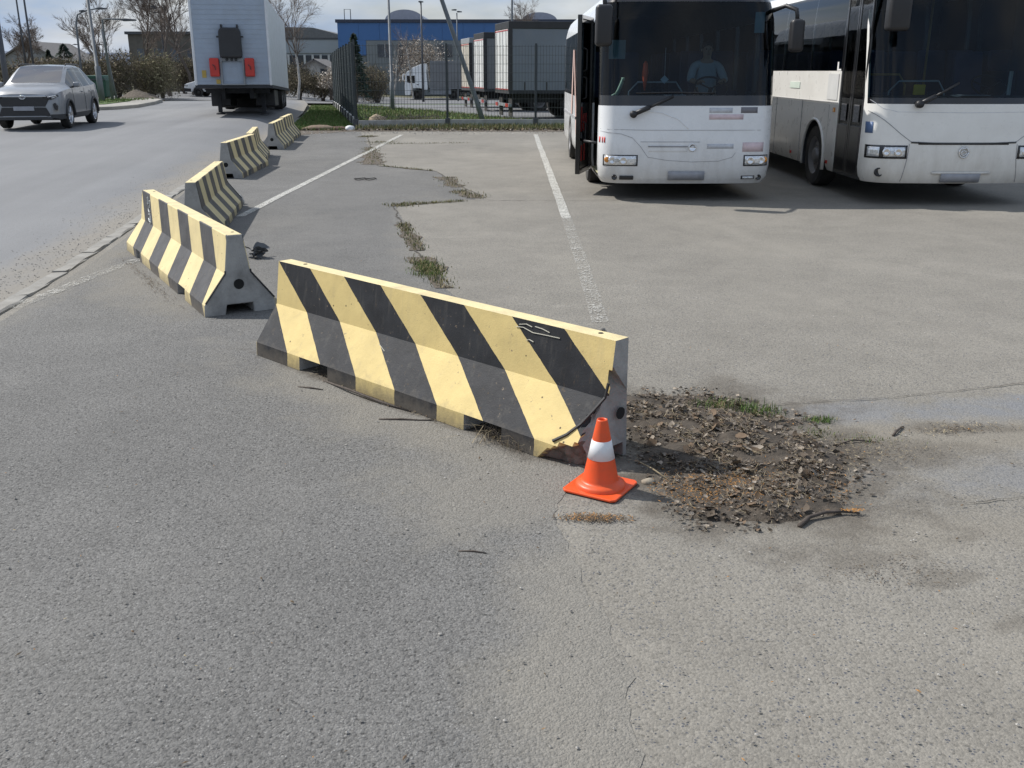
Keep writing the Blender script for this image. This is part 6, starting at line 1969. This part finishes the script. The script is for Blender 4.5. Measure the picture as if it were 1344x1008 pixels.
HM = [pm('hedge_brown', (.135, .108, .075), .95, var=.3), pm('hedge_olive', (.105, .098, .050), .95, var=.3), pm('hedge_dark', (.06, .05, .038), .95, var=.3), pm('hedge_tan', (.23, .19, .125), .95, var=.25)]
OL = [pm('willow_tan', (.26, .23, .135), .95, var=.25), HM[1], HM[0]]
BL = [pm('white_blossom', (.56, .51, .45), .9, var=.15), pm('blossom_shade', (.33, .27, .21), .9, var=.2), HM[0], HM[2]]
hl = [(-29.0, 66, 1.6, 2.2, 'brown hedge shrub at the left end of the hedge'), (-23.9, 67, 1.6, 2.4, 'brown hedge shrub in the second row behind the soil heap'), (-27.6, 63.5, 1.5, 2.4, 'brown hedge shrub nearest the silver car'), (-26.2, 65, 1.5, 2.6, 'brown hedge shrub behind the bent arm lamp'), (-24.7, 63.5, 1.6, 2.9, 'rounded tan hedge shrub behind the straight armed lamp'), (-23.2, 65, 1.7, 3.1, 'tall tan hedge shrub behind the soil heap'), (-24.2, 70, 1.5, 2.5, 'dark brown hedge shrub right of the soil heap'), (-27.2, 84, 2.2, 2.9, 'brown hedge shrub left of the white van'), (-21.5, 84, 2.2, 2.6, 'dark brown hedge shrub just behind the white van'), (-18.8, 84, 2.2, 2.6, 'brown hedge shrub behind the box trailer chassis'), (-24.8, 84, 2.2, 2.8, 'brown hedge shrub above the white van bonnet')]
for i, (x, y, rx, h, lab) in enumerate(hl):
    shrub('hedge_shrub', lab, x, y, -.05, rx, 1.2, h, 40 + i, OL if i in (5, 6) else HM, 5000, .04, .10)
h2 = [(-16.4, 78, 1.6, 2.3, 'brown shrub right of the box trailer rear'), (-14.6, 78, 1.5, 2.0, 'low brown shrub beneath the birch'), (-12.6, 78, 1.5, 1.9, 'low brown shrub at the end of the receding fence'), (-11.4, 73, 1.4, 2.1, 'dark shrub behind the fence corner'), (-9.9, 74, 1.4, 2.2, 'dark shrub behind the slim pale pole'), (-11.9, 88, 1.2, 2.6, 'brown shrub left of the truck cab'), (-5.0, 104, 3.0, 3.0, 'brown shrub behind the grey semi trailer')]
for i, (x, y, rx, h, lab) in enumerate(h2):
    shrub('hedge_shrub', lab, x, y, terr(x, y), rx, 1.1, h, 70 + i, HM, 4200, .04, .10)
shrub('blossom_tree', 'rounded tree in white blossom above the truck cab', -9.4, 104, -.9, 3.3, 2.0, 5.6, 90, BL, 6500, .05, .13, cat='tree', base=1.6, wts=[5, 4, 2, 1], group='blossoming trees')
shrub('blossom_tree', 'small bush in white blossom near the pale house', -13.6, 76, -.3, 1.0, .8, 2.3, 91, BL, 1500, .05, .11, cat='tree', base=.9, wts=[6, 2, 1, 1], group='blossoming trees')
shrub('blossom_tree', 'sprawling pale blossom bush in front of the gabled house', -40.5, 88, 0, 3.4, 1.8, 2.7, 92, [BL[1], HM[3], HM[1], HM[0]], 3200, .07, .16, cat='tree', group='blossoming trees')
shrub('hedge_shrub', 'olive bush left of the gabled house behind the dark post', -40.5, 80, 0, 2.2, 1.5, 2.6, 93, HM, 2200, .07, .15)
shrub('blossom_tree', 'pale flowering bush right of the silver car roof', -27.5, 68, 0, 1.6, 1.2, 2.2, 94, [BL[1], HM[3], HM[1]], 2200, .05, .12, cat='tree', group='blossoming trees')
shrub('hedge_shrub', 'greenish bush behind the silver car', -32.0, 72, 0, 2.2, 1.5, 2.0, 95, [HM[1], HM[3], HM[0]], 2200, .06, .14)
shrub('hedge_shrub', 'greenish brown bush behind the tall blossom near the yard', -13.2, 92, -.5, 1.9, 1.2, 3.0, 96, HM, 1800, .06, .14)
def conifer(label, x, y, z, h, rr, seed):
    r = random.Random(seed)
    t = thing('conifer', label, 'tree', (x, y, z), 0, 'conifers in the distance')
    b = MB(); b.tube([(0, 0, 0), (0, 0, h)], [.14, .02], 6); b.build('trunk', M['bark'], t)
    f = MB()
    for _ in range(1800):
        q = r.random() ** .8; zz = h * (.12 + .86 * q)
        R0 = rr * (1 - q) ** .85 * (.6 + .5 * abs(math.sin(zz * 5 + seed))) * r.random() ** .4 + .05
        a = r.uniform(0, 6.28)
        p = Vector((R0 * math.cos(a), R0 * math.sin(a), zz - R0 * .25)); s = r.uniform(.08, .2)
        u = Vector((math.cos(a), math.sin(a), r.uniform(-.5, .1))).normalized() * s; v = u.orthogonal().normalized() * s * .35
        f.add([p - u, p + v, p + u, p - v], [(0, 1, 2, 3)])
    f.build('crown', CM_, t, fix=False)
CM_ = pm('conifer_needles', (.020, .038, .024), .9, var=.35, scale=2)
conifer('dark conifer over the long low shed', -43.8, 100, 0, 4.4, 2.4, 3)
conifer('narrow dark conifer right behind the fence corner', -10.8, 70, -.3, 4.6, 1.1, 5)
conifer('small dark conifer beside the gabled house', -49.0, 108, 0, 4.0, 1.0, 7)
